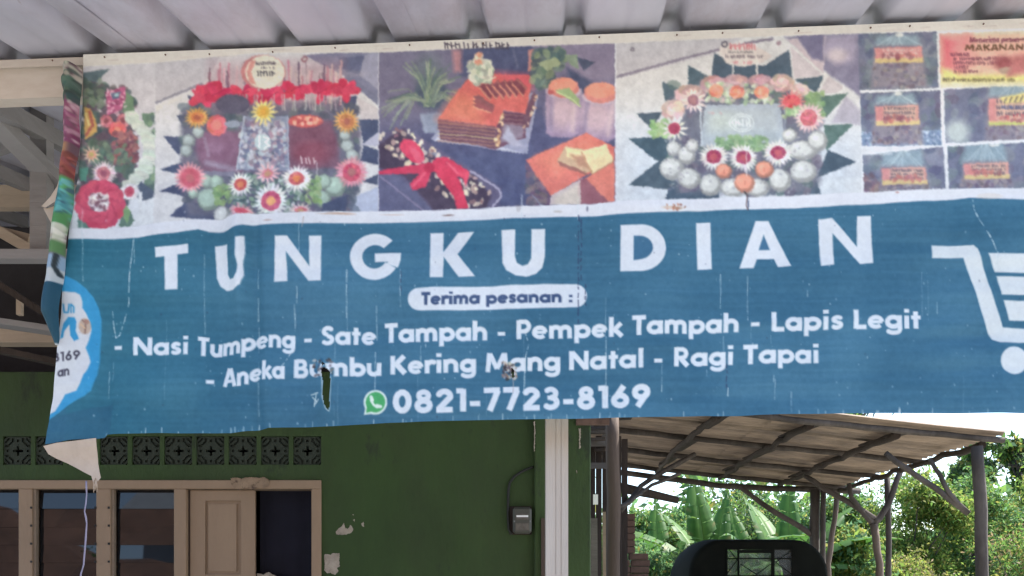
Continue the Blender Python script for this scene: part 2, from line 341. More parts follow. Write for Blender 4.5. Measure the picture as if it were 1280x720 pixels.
    speck(330, 620, 520, 690, [(90, 120, 118), (188, 200, 204), (72, 90, 100), (130, 150, 140)], 220, 4, 10)
    ball(286, 684, 34, (206, 206, 218))
    daisy(455, 262, 50, (226, 204, 130), (214, 170, 70), (222, 160, 60), 14, rr=.5); daisy(186, 285, 46, (226, 160, 84), (208, 120, 70), (170, 80, 60), 18, sq=.8); daisy(797, 300, 48, (220, 160, 90), (196, 120, 80), (170, 90, 80), 18)
    daisy(155, 530, 60, (228, 150, 168), (206, 84, 108), (176, 120, 110), 22); ell(155, 530, 44, 42, (206, 84, 110), a=.6); daisy(817, 508, 62, (220, 140, 164), (206, 78, 110), (180, 110, 116), 24)
    daisy(362, 558, 48, (224, 220, 228), (208, 84, 92), (226, 130, 90), 18, rr=.55); daisy(472, 512, 48, (220, 170, 190), (210, 118, 140), (190, 140, 110), 12, sq=.8, rr=.5); daisy(592, 536, 58, (224, 218, 228), (206, 88, 100), (232, 130, 80), 22, sq=.85, rr=.55)
    daisy(487, 626, 68, (222, 220, 232), (206, 84, 124), (238, 166, 110), 22, rr=.6); daisy(610, 668, 42, (222, 190, 204), (210, 110, 130), (190, 150, 110), 14, sq=.6)
    daisy(368, 672, 42, (224, 150, 170), (220, 84, 110), (208, 70, 96), 14, sq=.5)
    line([(475, 20), (480, 60)], 3, (200, 190, 190)); 
def panelC():
    pclip(473.5, 768.5); frame(470, 50, 3.274)
    poly([(0, 0), (990, 0), (990, 760), (0, 760)], (112, 106, 142)); poly([(640, 0), (990, 0), (990, 230), (760, 120)], (134, 122, 156), soft=6); poly([(340, 30), (640, 20), (640, 150), (340, 150)], (74, 80, 124), soft=3)
    poly([(310, 40), (350, 40), (350, 130), (320, 130)], (176, 122, 138), soft=3); poly([(625, 40), (650, 36), (645, 120), (622, 130)], (196, 128, 128)); line([(560, 40), (580, 110)], 10, (92, 96, 136))
    poly([(0, 380), (990, 200), (990, 760), (0, 760)], (74, 76, 120), soft=20); poly([(780, 110), (910, 190), (860, 260), (800, 250)], (66, 74, 112), soft=3)
    poly([(300, 470), (620, 440), (720, 690), (300, 690)], (76, 82, 128), soft=8)
    # plant pot
    ell(225, 215, 66, 70, (72, 84, 112), soft=4); ell(215, 130, 60, 70, (92, 108, 118), a=.6, soft=8)
    poly([(180, 300), (268, 292), (250, 380), (198, 378)], (134, 142, 176), soft=1.5); line([(190, 310), (205, 370)], 12, (156, 164, 196), .7, soft=2)
    for i in range(46):
        t = random.uniform(-2.9, -.15); L = random.uniform(100, 195); x1, y1 = 215+math.cos(t)*L, 235+math.sin(t)*L*.85 + (60 if abs(math.cos(t)) > .8 else 0)
        line([(215+random.uniform(-20, 20), 270), ((215+x1)/2, (240+y1)/2-26), (x1, y1)], random.uniform(4, 8), J(random.choice([(130, 146, 130), (96, 116, 116), (160, 168, 148), (84, 100, 112)]), 10), .75)
    for i in range(16):
        t = random.uniform(2.3, 3.2); L = random.uniform(90, 190); line([(200, 250), (200+math.cos(t)*L*.5, 235), (200+math.cos(t)*L, 250+math.sin(t)*L)], 7, J((136, 150, 142), 14), .7)
    # board and lapis cake
    poly([(225, 405), (262, 355), (640, 215), (665, 225), (618, 470), (590, 468)], (150, 150, 188)); poly([(262, 380), (520, 440), (600, 466), (240, 410)], (186, 186, 214))
    poly([(252, 322), (490, 352), (488, 448), (262, 405)], (112, 70, 96))
    for k in range(6): y = 335+k*15; line([(254, y), (489, y+26)], 5, (170, 126, 112) if k != 3 else (196, 180, 130), .8)
    poly([(490, 352), (520, 290), (610, 300), (612, 400), (488, 448)], (104, 62, 90)); 
    for k in range(5): line([(525, 305+k*17), (610, 310+k*17)], 5, (158, 108, 112), .7)
    poly([(520, 340), (606, 350), (600, 400), (510, 420)], (140, 122, 150), soft=2); poly([(540, 350), (570, 400), (610, 440), (560, 440), (515, 400)], (176, 172, 204), soft=2)
    poly([(605, 290), (645, 215), (660, 225), (625, 360), (600, 360)], (110, 72, 96)); speck(595, 660, 220, 370, [(226, 196, 176), (196, 150, 130)], 34, 3, 6, .9, lambda x, y: abs(x-(660-(y-220)*.36)) < 10); speck(486, 524, 300, 440, [(230, 196, 160), (200, 150, 120)], 40, 4, 7, .9, lambda x, y: abs(x-(514-(y-300)*.14)) < 10)
    poly([(252, 320), (330, 215), (395, 135), (645, 145), (612, 300), (520, 288), (492, 355)], (216, 100, 100)); poly([(252, 320), (330, 215), (420, 240), (440, 345)], (226, 128, 108), a=.8, soft=8); poly([(480, 130), (645, 145), (640, 200), (560, 190)], (214, 84, 104), a=.8, soft=6)
    for k in range(6):
        x = 420+k*27; y = 190-k*3; poly([(x, y), (x+26, y-18), (x+62, y+22), (x+44, y+58)], (132, 66, 84)); line([(x+4, y+4), (x+46, y+54)], 7, (216, 140, 124), .95); line([(x+24, y-12), (x+60, y+24)], 4, (196, 120, 110), .9)
    for k in range(3): poly([(398-k*3, 232+k*17), (420, 225+k*16), (486, 270+k*8), (470, 290+k*6)], (140+k*12, 84, 96)); line([(398, 240+k*17), (470, 286+k*6)], 5, (226, 156, 130))
    speck(375, 480, 85, 190, [(224, 222, 208), (200, 200, 190), (160, 170, 160)], 160, 6, 13, .9, lambda x, y: ((x-428)/50)**2+((y-130)/52)**2 < 1); ell(415, 72, 14, 18, (222, 180, 170)); speck(398, 434, 52, 95, [(226, 150, 130), (236, 220, 206)], 12, 5, 9)
    line([(440, 170), (490, 152)], 4, (226, 224, 210))
    # right-hand leaves and two glasses
    speck(650, 770, 40, 200, [(106, 128, 116), (84, 104, 110), (140, 154, 126), (72, 92, 104)], 110, 9, 20, .8, lambda x, y: y < 110 or x < 720); poly([(660, 95), (735, 70), (760, 100), (700, 125)], (156, 166, 136)); poly([(770, 60), (825, 60), (830, 120), (800, 105)], (132, 148, 132)); poly([(820, 70), (895, 90), (850, 125)], (72, 80, 112))
    def glass(cx, top, w, h, tilt):
        poly([(cx-w, top+40), (cx+w, top+40), (cx+w*.92+tilt, top+h), (cx+w*.6+tilt, top+h+18), (cx-w*.6+tilt, top+h+18), (cx-w*.92+tilt, top+h)], (158, 132, 170), soft=1.5)
        ell(cx+tilt, top+h*.62, w*.8, h*.3, (196, 164, 184), soft=8); line([(cx-w*.7, top+70), (cx-w*.65+tilt, top+h-20)], 14, (134, 118, 158), .8, soft=3); line([(cx+w*.6, top+80), (cx+w*.55+tilt, top+h-10)], 16, (214, 186, 196), .7, soft=3)
        ell(cx, top+52, w*.98, 30, (190, 170, 196)); ell(cx, top+36, w*.86, 42, (214, 126, 124)); ell(cx-4, top+26, w*.74, 32, (230, 142, 126))
    glass(768, 160, 74, 222, -4); glass(922, 180, 66+16, 220, -18)
    poly([(735, 205), (790, 195), (830, 240), (838, 275), (805, 255), (770, 230)], (150, 170, 124)); line([(740, 215), (800, 240), (835, 272)], 7, (186, 200, 150)); ell(715, 215, 14, 10, (196, 90, 96))
    # lower right cakes
    poly([(610, 500), (718, 640), (708, 690), (640, 690), (612, 560)], (104, 78, 112)); speck(615, 700, 540, 680, [(84, 84, 110), (124, 104, 116)], 50, 6, 12, .7)
    poly([(612, 495), (862, 380), (975, 440), (975, 500), (835, 570), (718, 645)], (224, 112, 104)); poly([(650, 490), (860, 400), (900, 430), (740, 560)], (232, 130, 108), a=.6, soft=8)
    poly([(718, 640), (845, 568), (840, 690), (706, 690)], (196, 176, 186)); poly([(730, 650), (840, 585), (836, 680), (726, 690)], (212, 196, 190), a=.8, soft=3)
    poly([(845, 575), (975, 500), (975, 690), (930, 690)], (226, 120, 108)); poly([(835, 575), (860, 570), (970, 690), (838, 690)], (150, 86, 104))
    poly([(742, 495), (775, 438), (850, 450), (885, 540), (850, 548), (745, 510)], (206, 168, 140)); poly([(745, 500), (860, 545), (875, 560), (750, 520)], (156, 96, 90)); poly([(775, 442), (850, 455), (820, 500), (780, 480)], (232, 206, 160)); poly([(790, 470), (850, 480), (870, 530), (830, 520)], (178, 120, 100), a=.8, soft=2)
    poly([(840, 458), (940, 428), (972, 500), (885, 552)], (232, 206, 164)); line([(842, 462), (886, 552), (972, 502)], 5, (196, 140, 110))
    # chocolate-nut slab in its box with the red ribbon
    poly([(-10, 400), (110, 350), (390, 530), (515, 610), (505, 690), (-10, 700)], (92, 84, 124), soft=1.5); poly([(10, 470), (240, 700), (0, 700)], (88, 88, 130), soft=2); line([(390, 540), (505, 615), (512, 645), (475, 690)], 9, (168, 160, 196)); line([(20, 560), (200, 700)], 7, (128, 118, 158)); poly([(200, 455), (270, 470), (230, 490)], (150, 160, 190))
    poly([(0, 430), (110, 362), (200, 450), (400, 560), (475, 640), (450, 695), (240, 700), (120, 560), (0, 520)], (66, 52, 80), soft=2)
    speck(10, 470, 365, 695, [(222, 200, 186), (186, 156, 156), (206, 190, 190), (140, 104, 116), (232, 216, 196)], 330, 4, 10, .95, lambda x, y: -.2 < (y-365-(x-90)*.72)/130 < 1.0 and x < 465)
    ell(150, 455, 60, 34, (222, 52, 92), 48); ell(130, 435, 34, 30, (226, 60, 100)); ell(172, 480, 52, 16, (240, 120, 150), 55, .35)
    poly([(10, 535), (200, 505), (215, 525), (200, 548), (10, 550)], (206, 44, 84)); poly([(215, 525), (245, 480), (290, 478), (380, 540), (375, 570), (320, 560), (240, 540)], (222, 50, 88)); poly([(340, 545), (385, 540), (370, 600)], (228, 60, 96))
    poly([(235, 530), (300, 520), (345, 580), (380, 690), (330, 692), (318, 640), (262, 570)], (218, 44, 82)); poly([(200, 525), (225, 545), (205, 600), (150, 615), (140, 590)], (216, 46, 86)); ell(218, 522, 22, 22, (190, 30, 70)); line([(290, 500), (335, 548)], 8, (240, 110, 140), .6); line([(150, 600), (200, 545)], 8, (238, 120, 150), .4)
    line([(598, 640), (598, 685)], 6, (176, 178, 206), .7); line([(640, 640), (680, 690)], 5, (130, 130, 160)); line([(828, 560), (828, 640)], 3, (200, 150, 160), .7)
def panelD():
    pclip(770, 1076); frame(770, 40, 3.274)
    poly([(0, 0), (1010, 0), (1010, 760), (0, 760)], (208, 204, 216)); poly([(0, 20), (560, 0), (400, 90), (0, 190)], (188, 182, 198), soft=2); line([(0, 186), (260, 112), (400, 78), (560, 40), (640, 28)], 11, (134, 124, 150))
    poly([(0, 400), (1010, 400), (1010, 760), (0, 760)], (204, 208, 228), soft=30)
    poly([(690, 20), (1010, 0), (1010, 270), (880, 180)], (128, 122, 158), soft=2); poly([(700, 30), (860, 15), (850, 170)], (196, 178, 196)); poly([(735, 10), (850, 8), (850, 120), (800, 110)], (112, 106, 146), soft=2); poly([(715, 60), (850, 180), (730, 190)], (196, 184, 200)); poly([(860, 20), (985, 10), (975, 120), (900, 140), (850, 80)], (158, 146, 180), soft=3); ell(905, 95, 40, 28, (196, 180, 198), soft=4); poly([(830, 250), (870, 180), (930, 225), (910, 250)], (196, 184, 198)); poly([(880, 370), (940, 260), (1000, 320), (1000, 380)], (176, 168, 192), soft=2)
    line([(0, 0), (1, 1)], 1, BGW); ell(67, 72, 9, 9, (110, 100, 120)); ell(67, 72, 4, 4, (180, 172, 186)); ell(666, 45, 9, 9, (160, 130, 150))
    for tri in (((390, 180), (402, 85), (475, 130), (490, 190)), ((605, 140), (708, 72), (724, 192), (600, 190)), ((294, 215), (296, 138), (380, 182), (350, 220)), ((188, 203), (268, 235), (205, 305)), ((85, 335), (190, 328), (145, 400)), ((50, 440), (215, 430), (210, 540), (155, 530)), ((48, 635), (190, 520), (260, 640), (210, 650)), ((198, 696), (215, 640), (420, 640), (420, 690)), ((600, 665), (640, 640), (820, 610), (842, 662)), ((820, 600), (865, 485), (980, 535)), ((860, 490), (850, 380), (970, 378)), ((830, 265), (950, 250), (860, 350)), ((730, 195), (850, 180), (820, 250)), ((400, 130), (720, 140), (720, 200), (400, 200))):
        poly(tri, J((70, 90, 112) if tri[0][0] < 750 or tri[0][1] > 500 else (86, 116, 112), 5))
    poly([(215, 440), (350, 200), (700, 200), (830, 300), (830, 620), (760, 660), (250, 660)], (104, 106, 130), soft=5)
    speck(200, 840, 210, 660, [(96, 90, 118), (120, 112, 134), (88, 110, 112)], 220, 8, 20, .6, lambda x, y: not (340 < x < 700 and 290 < y < 470))
    speck(140, 230, 360, 430, [(140, 178, 122), (168, 194, 140)], 40, 6, 12); speck(780, 850, 250, 350, [(136, 168, 116), (120, 150, 110)], 50, 6, 12)
    poly([(365, 300), (672, 290), (688, 400), (690, 470), (345, 470)], (164, 172, 196)); poly([(385, 318), (655, 308), (672, 400), (372, 420)], (184, 190, 204), a=.7, soft=5); ell(430, 370, 60, 40, (196, 204, 196), a=.5, soft=10); ell(540, 440, 120, 26, (176, 190, 196), a=.6, soft=10)
    for rr in (50, 38): 
        for k in range(20): t0, t1 = k*6.283/20, (k+1)*6.283/20; line([(515+math.cos(t0)*rr, 372+math.sin(t0)*rr*.72), (515+math.cos(t1)*rr, 372+math.sin(t1)*rr*.72)], 4, (214, 218, 230))
    scrib(488, 548, 370, 26, (220, 224, 236), .9, .05); line([(345, 300), (350, 470)], 7, (188, 194, 214)); line([(690, 295), (694, 400)], 6, (140, 146, 172)); scrib(380, 430, 330, 10, (210, 150, 160), .6)
    speck(410, 620, 430, 480, [(132, 166, 122), (110, 144, 112), (152, 180, 140)], 110, 5, 11)
    poly([(420, 90), (425, 60), (470, 45), (560, 55), (610, 75), (640, 100), (600, 125), (520, 142), (450, 128)], (214, 200, 206)); ell(444, 50, 14, 14, (80, 74, 96)); ell(444, 50, 8, 8, (190, 180, 190)); scrib(468, 575, 58, 24, (206, 110, 124), .9, .05); scrib(460, 560, 82, 8, (110, 100, 110), .8); scrib(448, 605, 100, 11, (96, 80, 96), .9, .1); scrib(480, 575, 124, 12, (206, 110, 126), .9)
    line([(478, 128), (478, 190)], 7, (220, 214, 222)); line([(577, 128), (577, 190)], 7, (220, 214, 222))
    for (x, y, rx, ry, c) in ((398, 215, 54, 36, (196, 150, 162)), (302, 255, 62, 38, (200, 160, 166)), (234, 320, 46, 44, (206, 172, 178)), (492, 200, 50, 26, (190, 150, 166)), (590, 200, 50, 26, (186, 140, 158)), (680, 208, 48, 36, (206, 166, 172)), (752, 238, 38, 26, (206, 170, 176))): rose(x, y, rx, ry, c)
    daisy(316, 280, 50, (222, 196, 204), (150, 100, 124), (176, 120, 130), 14, rr=.45); daisy(238, 396, 50, (216, 210, 214), (190, 76, 106), (170, 56, 90), 12, rr=.5, rc=.4)
    for (x, y) in ((410, 245), (495, 250), (597, 250)): speck(x-44, x+44, y-34, y+40, [(206, 212, 200), (160, 180, 150), (190, 170, 180)], 46, 5, 10); rose(x, y-4, 30, 26, (234, 140, 122))
    daisy(720, 284, 50, (214, 120, 130), (220, 84, 96), (226, 96, 100), 16, sq=.8, rr=.7); speck(685, 770, 310, 345, [(186, 200, 170), (140, 170, 130)], 30, 5, 9); daisy(790, 350, 56, (226, 186, 196), (200, 96, 116), (180, 90, 110), 20); rose(790, 340, 26, 22, (206, 100, 118))
    for (x, y, r, ry) in ((236, 482, 30, 32), (288, 510, 36, 38), (312, 470, 26, 28), (226, 566, 50, 46), (298, 604, 48, 42), (386, 630, 44, 44), (480, 640, 54, 36), (580, 636, 50, 36), (672, 606, 46, 46), (768, 572, 54, 46), (766, 484, 60, 40), (826, 446, 40, 42), (712, 420, 30, 26)): ball(x, y, r, (206, 204, 212), ry)
    speck(200, 850, 430, 670, [(204, 202, 212), (130, 126, 146), (150, 148, 168)], 240, 2, 5, .5, lambda x, y: y > 560 or x < 330 or x > 710)
    for (x, y) in ((398, 514), (520, 516), (664, 492)): daisy(x, y, 56, (222, 214, 222), (176, 66, 104), (196, 84, 100), 22, sq=.88, rr=.56)
    for (x, y, r) in ((440, 574, 33), (526, 620, 42), (608, 562, 38)): ball(x, y, r, (240, 150, 130), r*.92); line([(x, y-8), (x, y+8)], 3, (206, 110, 96))
    line([(532, 470), (534, 590)], 4, (226, 222, 232), .8); line([(526, 655), (540, 668)], 8, (60, 54, 60))
def small(kind, pts, lab, seed):
    """one of the packet photographs; pts = corner quad in the zoom frame"""
    random.seed(seed); frame(1060, 30, 3.2727)
    x0 = min(p[0] for p in pts); x1 = max(p[0] for p in pts); y0 = min(p[1] for p in pts); y1 = max(p[1] for p in pts)
    n = pts; clip_poly(n); poly(n, (104, 108, 142))
    speck(x0, x1, y0, y1, [(84, 92, 128), (126, 126, 152), (100, 116, 130), (92, 84, 116), (120, 134, 150)], 90, 8, 26, .55)
    if kind == 'blue': poly([(x0, y1-50), (x1, y1-70), (x1, y1), (x0, y1)], (120, 140, 180)); speck(x0, x1, y1-62, y1, [(176, 190, 220), (84, 104, 150), (150, 160, 200)], 240, 2, 5)
    lx0, ly0, lx1, ly1 = lab
    poly([(lx0+10, y0+22), (lx1-20, y0+14), (lx1-4, ly0), (lx0-6, ly0)], (132, 152, 176), soft=3); poly([(lx0-14, y1-8), (lx0, ly0-4), (lx1, ly0-4), (lx1+22, y1-10)], (132, 124, 146), soft=3)
    for _ in range(9): x = random.uniform(lx0, lx1); line([(x, ly0-4), ((lx0+lx1)/2+random.uniform(-14, 14), y0+12)], 4, (172, 188, 206), .6)
    ell((lx0+lx1)/2+6, y0+14, 16, 9, (206, 206, 216)); speck(lx0-8, lx1+8, ly1, y1-10, [(120, 104, 124), (150, 138, 150), (110, 100, 128)], 60, 4, 9)
    poly([(lx0, ly0+6), (lx1, ly0), (lx1+6, ly1), (lx0+4, ly1+4)], (206, 132, 138)); poly([(lx0+2, ly1-14), (lx1+6, ly1-18), (lx1+6, ly1), (lx0+4, ly1+4)], (206, 192, 128), a=.8)
    if kind != 'first': poly([(lx0+34, ly0+8), (lx1-6, ly0+2), (lx1-4, ly1-18), (lx0+38, ly1-14)], (208, 178, 160), a=.7, soft=3)
    for k in range(3): scrib(lx0+36, lx1-12, ly0+14+k*(ly1-ly0)/4.4, (ly1-ly0)/7, (206, 196, 200) if kind == 'first' else (84, 74, 100), .85, .15)
    speck(lx0+30, lx1-20, ly1-34, ly1-14, [(150, 90, 104), (196, 110, 110)], 20, 4, 9, .7); random.seed(seed+50)
PROMO = []
def panelE():
    frame(1060, 30, 3.2727); clip_poly(None)
    poly([(48, 30), (1300, 10), (1300, 700), (60, 700)], (222, 221, 236)); pclip(1075, 1428); frame(1060, 30, 3.2727); poly([(44, 20), (1300, 0), (1300, 690), (62, 690)], (216, 215, 232))
    small('first', [(42, 40), (362, 30), (372, 262), (46, 270)], (108, 92, 302, 156), 1)
    small('blue', [(50, 282), (378, 270), (386, 494), (56, 500)], (112, 330, 288, 410), 2)
    small('grass', [(58, 540), (392, 500), (402, 672), (64, 690)], (136, 586, 318, 656), 3); poly([(60, 512), (180, 508), (180, 534), (60, 540)], (180, 188, 208)); speck(62, 120, 620, 688, [(140, 110, 120), (110, 88, 110)], 24, 6, 12)
    small('green', [(392, 268), (1180, 228), (1180, 448), (402, 486)], (575, 300, 800, 410), 4); ell(450, 440, 50, 50, (176, 184, 196), soft=6); poly([(620, 300), (860, 250), (860, 300), (640, 326)], (214, 196, 130), soft=1.5)
    for k in range(8): line([(640+k*22, 322-k*3), (650+k*22, 302-k*3)], 6, (90, 80, 90), .8)
    scrib(630, 800, 338, 16, (70, 90, 150), .9, .05); scrib(680, 800, 372, 14, (190, 60, 80), .9); line([(580, 408), (820, 402)], 8, (180, 200, 110), .8)
    small('grey', [(408, 500), (1180, 462), (1180, 676), (416, 672)], (474, 566, 655, 632), 5); ell(600, 490, 24, 12, (206, 206, 216))
    # promotional leaflet, red and yellow
    clip_poly([(372, 38), (1300, 10), (1300, 246), (378, 262)]); poly([(372, 38), (1300, 10), (1300, 246), (378, 262)], (214, 206, 190))
    poly([(378, 50), (1300, 22), (1300, 232), (384, 236)], (222, 196, 172)); poly([(378, 50), (500, 46), (520, 150), (460, 200), (382, 190)], (222, 96, 116), soft=8); poly([(440, 60), (860, 50), (860, 210), (420, 190)], (226, 160, 158), a=.75, soft=12)
    poly([(384, 180), (470, 210), (720, 208), (1300, 190), (1300, 236), (384, 238)], (216, 208, 130), soft=4)
    PROMO.append(1); line([(700, 62), (722, 62)], 6, (120, 50, 70)); 
    for k in range(0): x = 486+k*24; poly([(x, 84), (x+18, 83), (x+18, 108), (x, 110)], (214, 196, 100)); line([(x+3, 88), (x+3, 108), (x+14, 90), (x+15, 106)], 5, (90, 60, 50), .9)
    for k, (a, b) in enumerate(((420, 500), (434, 650), (434, 690), (436, 490), (436, 530))): scrib(a, b, 124+k*17.5, 13, (100, 44, 70), .9, .08)
    ell(640, 160, 44, 28, (160, 80, 90), soft=4); ell(650, 190, 34, 14, (180, 150, 140)); poly([(680, 130), (740, 120), (740, 200), (650, 215)], (190, 110, 116), soft=4); scrib(388, 440, 222, 7, (60, 60, 80)); scrib(388, 680, 229, 11, (80, 70, 60), .9, .12)
    clip_poly(None)
# ------------------------------------------------------------------ lettering: geometric bold sans made of strokes
def L(*a): return ('l',) + a
def A(cx, cy, rx, ry, a0, a1, w=.2): return ('a', cx, cy, rx, ry, a0, a1, w)
BOWL = A(.36, .35, .25, .25, 0, 360)
G = {' ': (.34, []), '-': (.52, [L(.08, .34, .44, .34, .17)]), ':': (.3, [L(.15, .02, .15, .22, .2), L(.15, .46, .15, .66, .2)]),
 'a': (.76, [BOWL, L(.62, 0, .62, .7)]), 'b': (.76, [A(.40, .35, .25, .25, 0, 360), L(.14, 0, .14, 1.04)]),
 'e': (.72, [A(.36, .35, .25, .25, 0, 318, .18), L(.14, .36, .62, .36, .14)]),
 'g': (.76, [BOWL, L(.62, .7, .62, -.06), A(.37, -.06, .25, .16, 200, 360, .18)]),
 'h': (.74, [L(.14, 0, .14, 1.04), A(.365, .38, .225, .23, 0, 180), L(.59, 0, .59, .38)]), 'i': (.32, [L(.16, 0, .16, .7), L(.16, .84, .16, 1.04, .22)]),
 'k': (.66, [L(.14, 0, .14, 1.04), L(.2, .30, .56, .70, .19), L(.26, .42, .60, 0, .2)]), 'l': (.32, [L(.16, 0, .16, 1.04)]),
 'm': (1.08, [L(.14, 0, .14, .7), A(.335, .42, .195, .19, 0, 180), L(.53, 0, .53, .42), A(.725, .42, .195, .19, 0, 180), L(.92, 0, .92, .42)]),
 'n': (.74, [L(.14, 0, .14, .7), A(.365, .38, .225, .23, 0, 180), L(.59, 0, .59, .38)]), 'p': (.76, [A(.40, .35, .25, .25, 0, 360), L(.14, -.28, .14, .7)]),
 'r': (.5, [L(.14, 0, .14, .7), A(.36, .36, .22, .24, 60, 180)]), 's': (.54, [A(.28, .50, .15, .115, 20, 265, .17), A(.27, .205, .16, .12, -160, 90, .17)]),
 't': (.46, [L(.22, 0, .22, .92), L(.03, .61, .43, .61, .16)]), 'u': (.74, [L(.14, .32, .14, .7), A(.37, .33, .23, .23, 180, 360), L(.6, 0, .6, .7)]),
 'N': (.9, [L(.14, 0, .14, 1), L(.76, 0, .76, 1), L(.16, .93, .74, .07, .22)]), 'T': (.64, [L(.32, 0, .32, 1), L(.02, .91, .62, .91, .19)]),
 'S': (.68, [A(.35, .73, .2, .17, 25, 265, .19), A(.33, .28, .22, .19, -155, 90, .19)]), 'P': (.68, [L(.14, 0, .14, 1), L(.14, .91, .36, .91, .18), L(.14, .42, .36, .42, .18), A(.36, .665, .21, .245, -90, 90, .19)]),
 'L': (.58, [L(.14, 0, .14, 1), L(.14, .09, .56, .09, .19)]), 'A': (.86, [L(.12, 0, .40, .97, .2), L(.74, 0, .46, .97, .2), L(.24, .28, .62, .28, .16)]),
 'B': (.72, [L(.14, 0, .14, 1), L(.14, .91, .36, .91, .18), L(.14, .51, .38, .51, .16), L(.14, .09, .40, .09, .18), A(.36, .71, .17, .2, -90, 90, .18), A(.40, .3, .19, .21, -90, 90, .19)]),
 'K': (.78, [L(.14, 0, .14, 1), L(.2, .44, .64, .97, .22), L(.28, .58, .68, .03, .23)]),
 'M': (1.06, [L(.13, 0, .2, 1, .19), L(.93, 0, .86, 1, .19), L(.22, .96, .53, .16, .19), L(.84, .96, .53, .16, .19)]),
 'R': (.74, [L(.14, 0, .14, 1), L(.14, .91, .36, .91, .18), L(.14, .46, .36, .46, .17), A(.36, .685, .2, .225, -90, 90, .19), L(.34, .42, .62, .02, .22)]),
 '0': (.76, [A(.38, .5, .23, .40, 0, 360, .2)]), '1': (.46, [L(.3, 0, .3, 1), L(.06, .91, .32, .91, .18)]),
 '2': (.72, [A(.36, .67, .21, .23, -20, 165, .2), L(.55, .62, .16, .12, .2), L(.08, .09, .66, .09, .19)]),
 '3': (.7, [A(.33, .72, .18, .19, -90, 150, .18), L(.22, .53, .36, .53, .15), A(.33, .31, .22, .22, -150, 90, .19)]),
 '6': (.74, [A(.37, .33, .22, .23, 0, 360, .2), L(.19, .42, .50, .98, .2)]), '9': (.74, [A(.37, .67, .22, .23, 0, 360, .2), L(.55, .58, .24, .02, .2)]),
 '7': (.68, [L(.05, .91, .62, .91, .19), L(.55, .9, .26, 0, .2)]), '8': (.74, [A(.37, .73, .17, .17, 0, 360, .18), A(.37, .30, .22, .21, 0, 360, .2)])}
TW = sum
def word(txt, x0, x1, b0, b1, cap0, cap1=None, c=(222, 226, 244), bold=1.0, path=None, slant=0):
    """set txt between x0 and x1 with its baseline running from b0 to b1 (or along path)"""
    cap1 = cap1 or cap0; adv = [G[ch][0] for ch in txt]; tot = sum(adv); xx0 = x0 - OX; s = (x1 - x0)/tot
    rg = region(x0-OX-6, x1-OX+6, min(b0, b1)-OY-max(cap0, cap1)*1.2-14, max(b0, b1)-OY+max(cap0, cap1)*.4+10)
    cov = np.zeros(rg[4].shape); pen = 0
    for ch, a in zip(txt, adv):
        def P(u, v):
            t = (pen+u)/tot; x = x0 + t*(x1-x0); cp = cap0+(cap1-cap0)*t
            b = np.interp(x, [k[0] for k in path], [k[1] for k in path]) if path else b0+(b1-b0)*t
            return x + v*cp*slant - OX, b - v*cp - OY
        cp = (cap0+cap1)/2
        for st in G[ch][1]:
            if st[0] == 'l': pts = [P(st[1], st[2]), P(st[3], st[4])]; wd = (st[5] if len(st) > 5 else .2)
            else: pts = [P(st[1]+st[3]*math.cos(R(st[5]+(st[6]-st[5])*k/14)), st[2]+st[4]*math.sin(R(st[5]+(st[6]-st[5])*k/14))) for k in range(15)]; wd = st[7]
            r = wd*cp*.5*bold*1.17*(.5+.5*min(1.2, s/cp))
            d = np.full(rg[4].shape, 1e9); flat = st[0] == 'l'
            for i in range(len(pts)-1):
                (ax, ay), (bx, by) = pts[i], pts[i+1]; dx, dy = bx-ax, by-ay; Ln = math.hypot(dx, dy)+1e-6; dx /= Ln; dy /= Ln
                u = (rg[4]-ax)*dx+(rg[5]-ay)*dy; v = np.abs(-(rg[4]-ax)*dy+(rg[5]-ay)*dx)
                if flat: dd = np.maximum(v-r, np.maximum(-u, u-Ln))
                else:
                    uc = np.clip(u, 0, Ln); dd = np.hypot(u-uc, v)-r
                    if i == 0 and abs(st[6]-st[5]) < 350: dd = np.maximum(dd, -u)
                    if i == len(pts)-2 and abs(st[6]-st[5]) < 350: dd = np.maximum(dd, u-Ln)
                d = np.minimum(d, dd)
            cov = np.maximum(cov, np.clip(.5 - d/1.1, 0, 1))
        pen += a
    blend(rg, cov, c)
WT = (224, 226, 243)
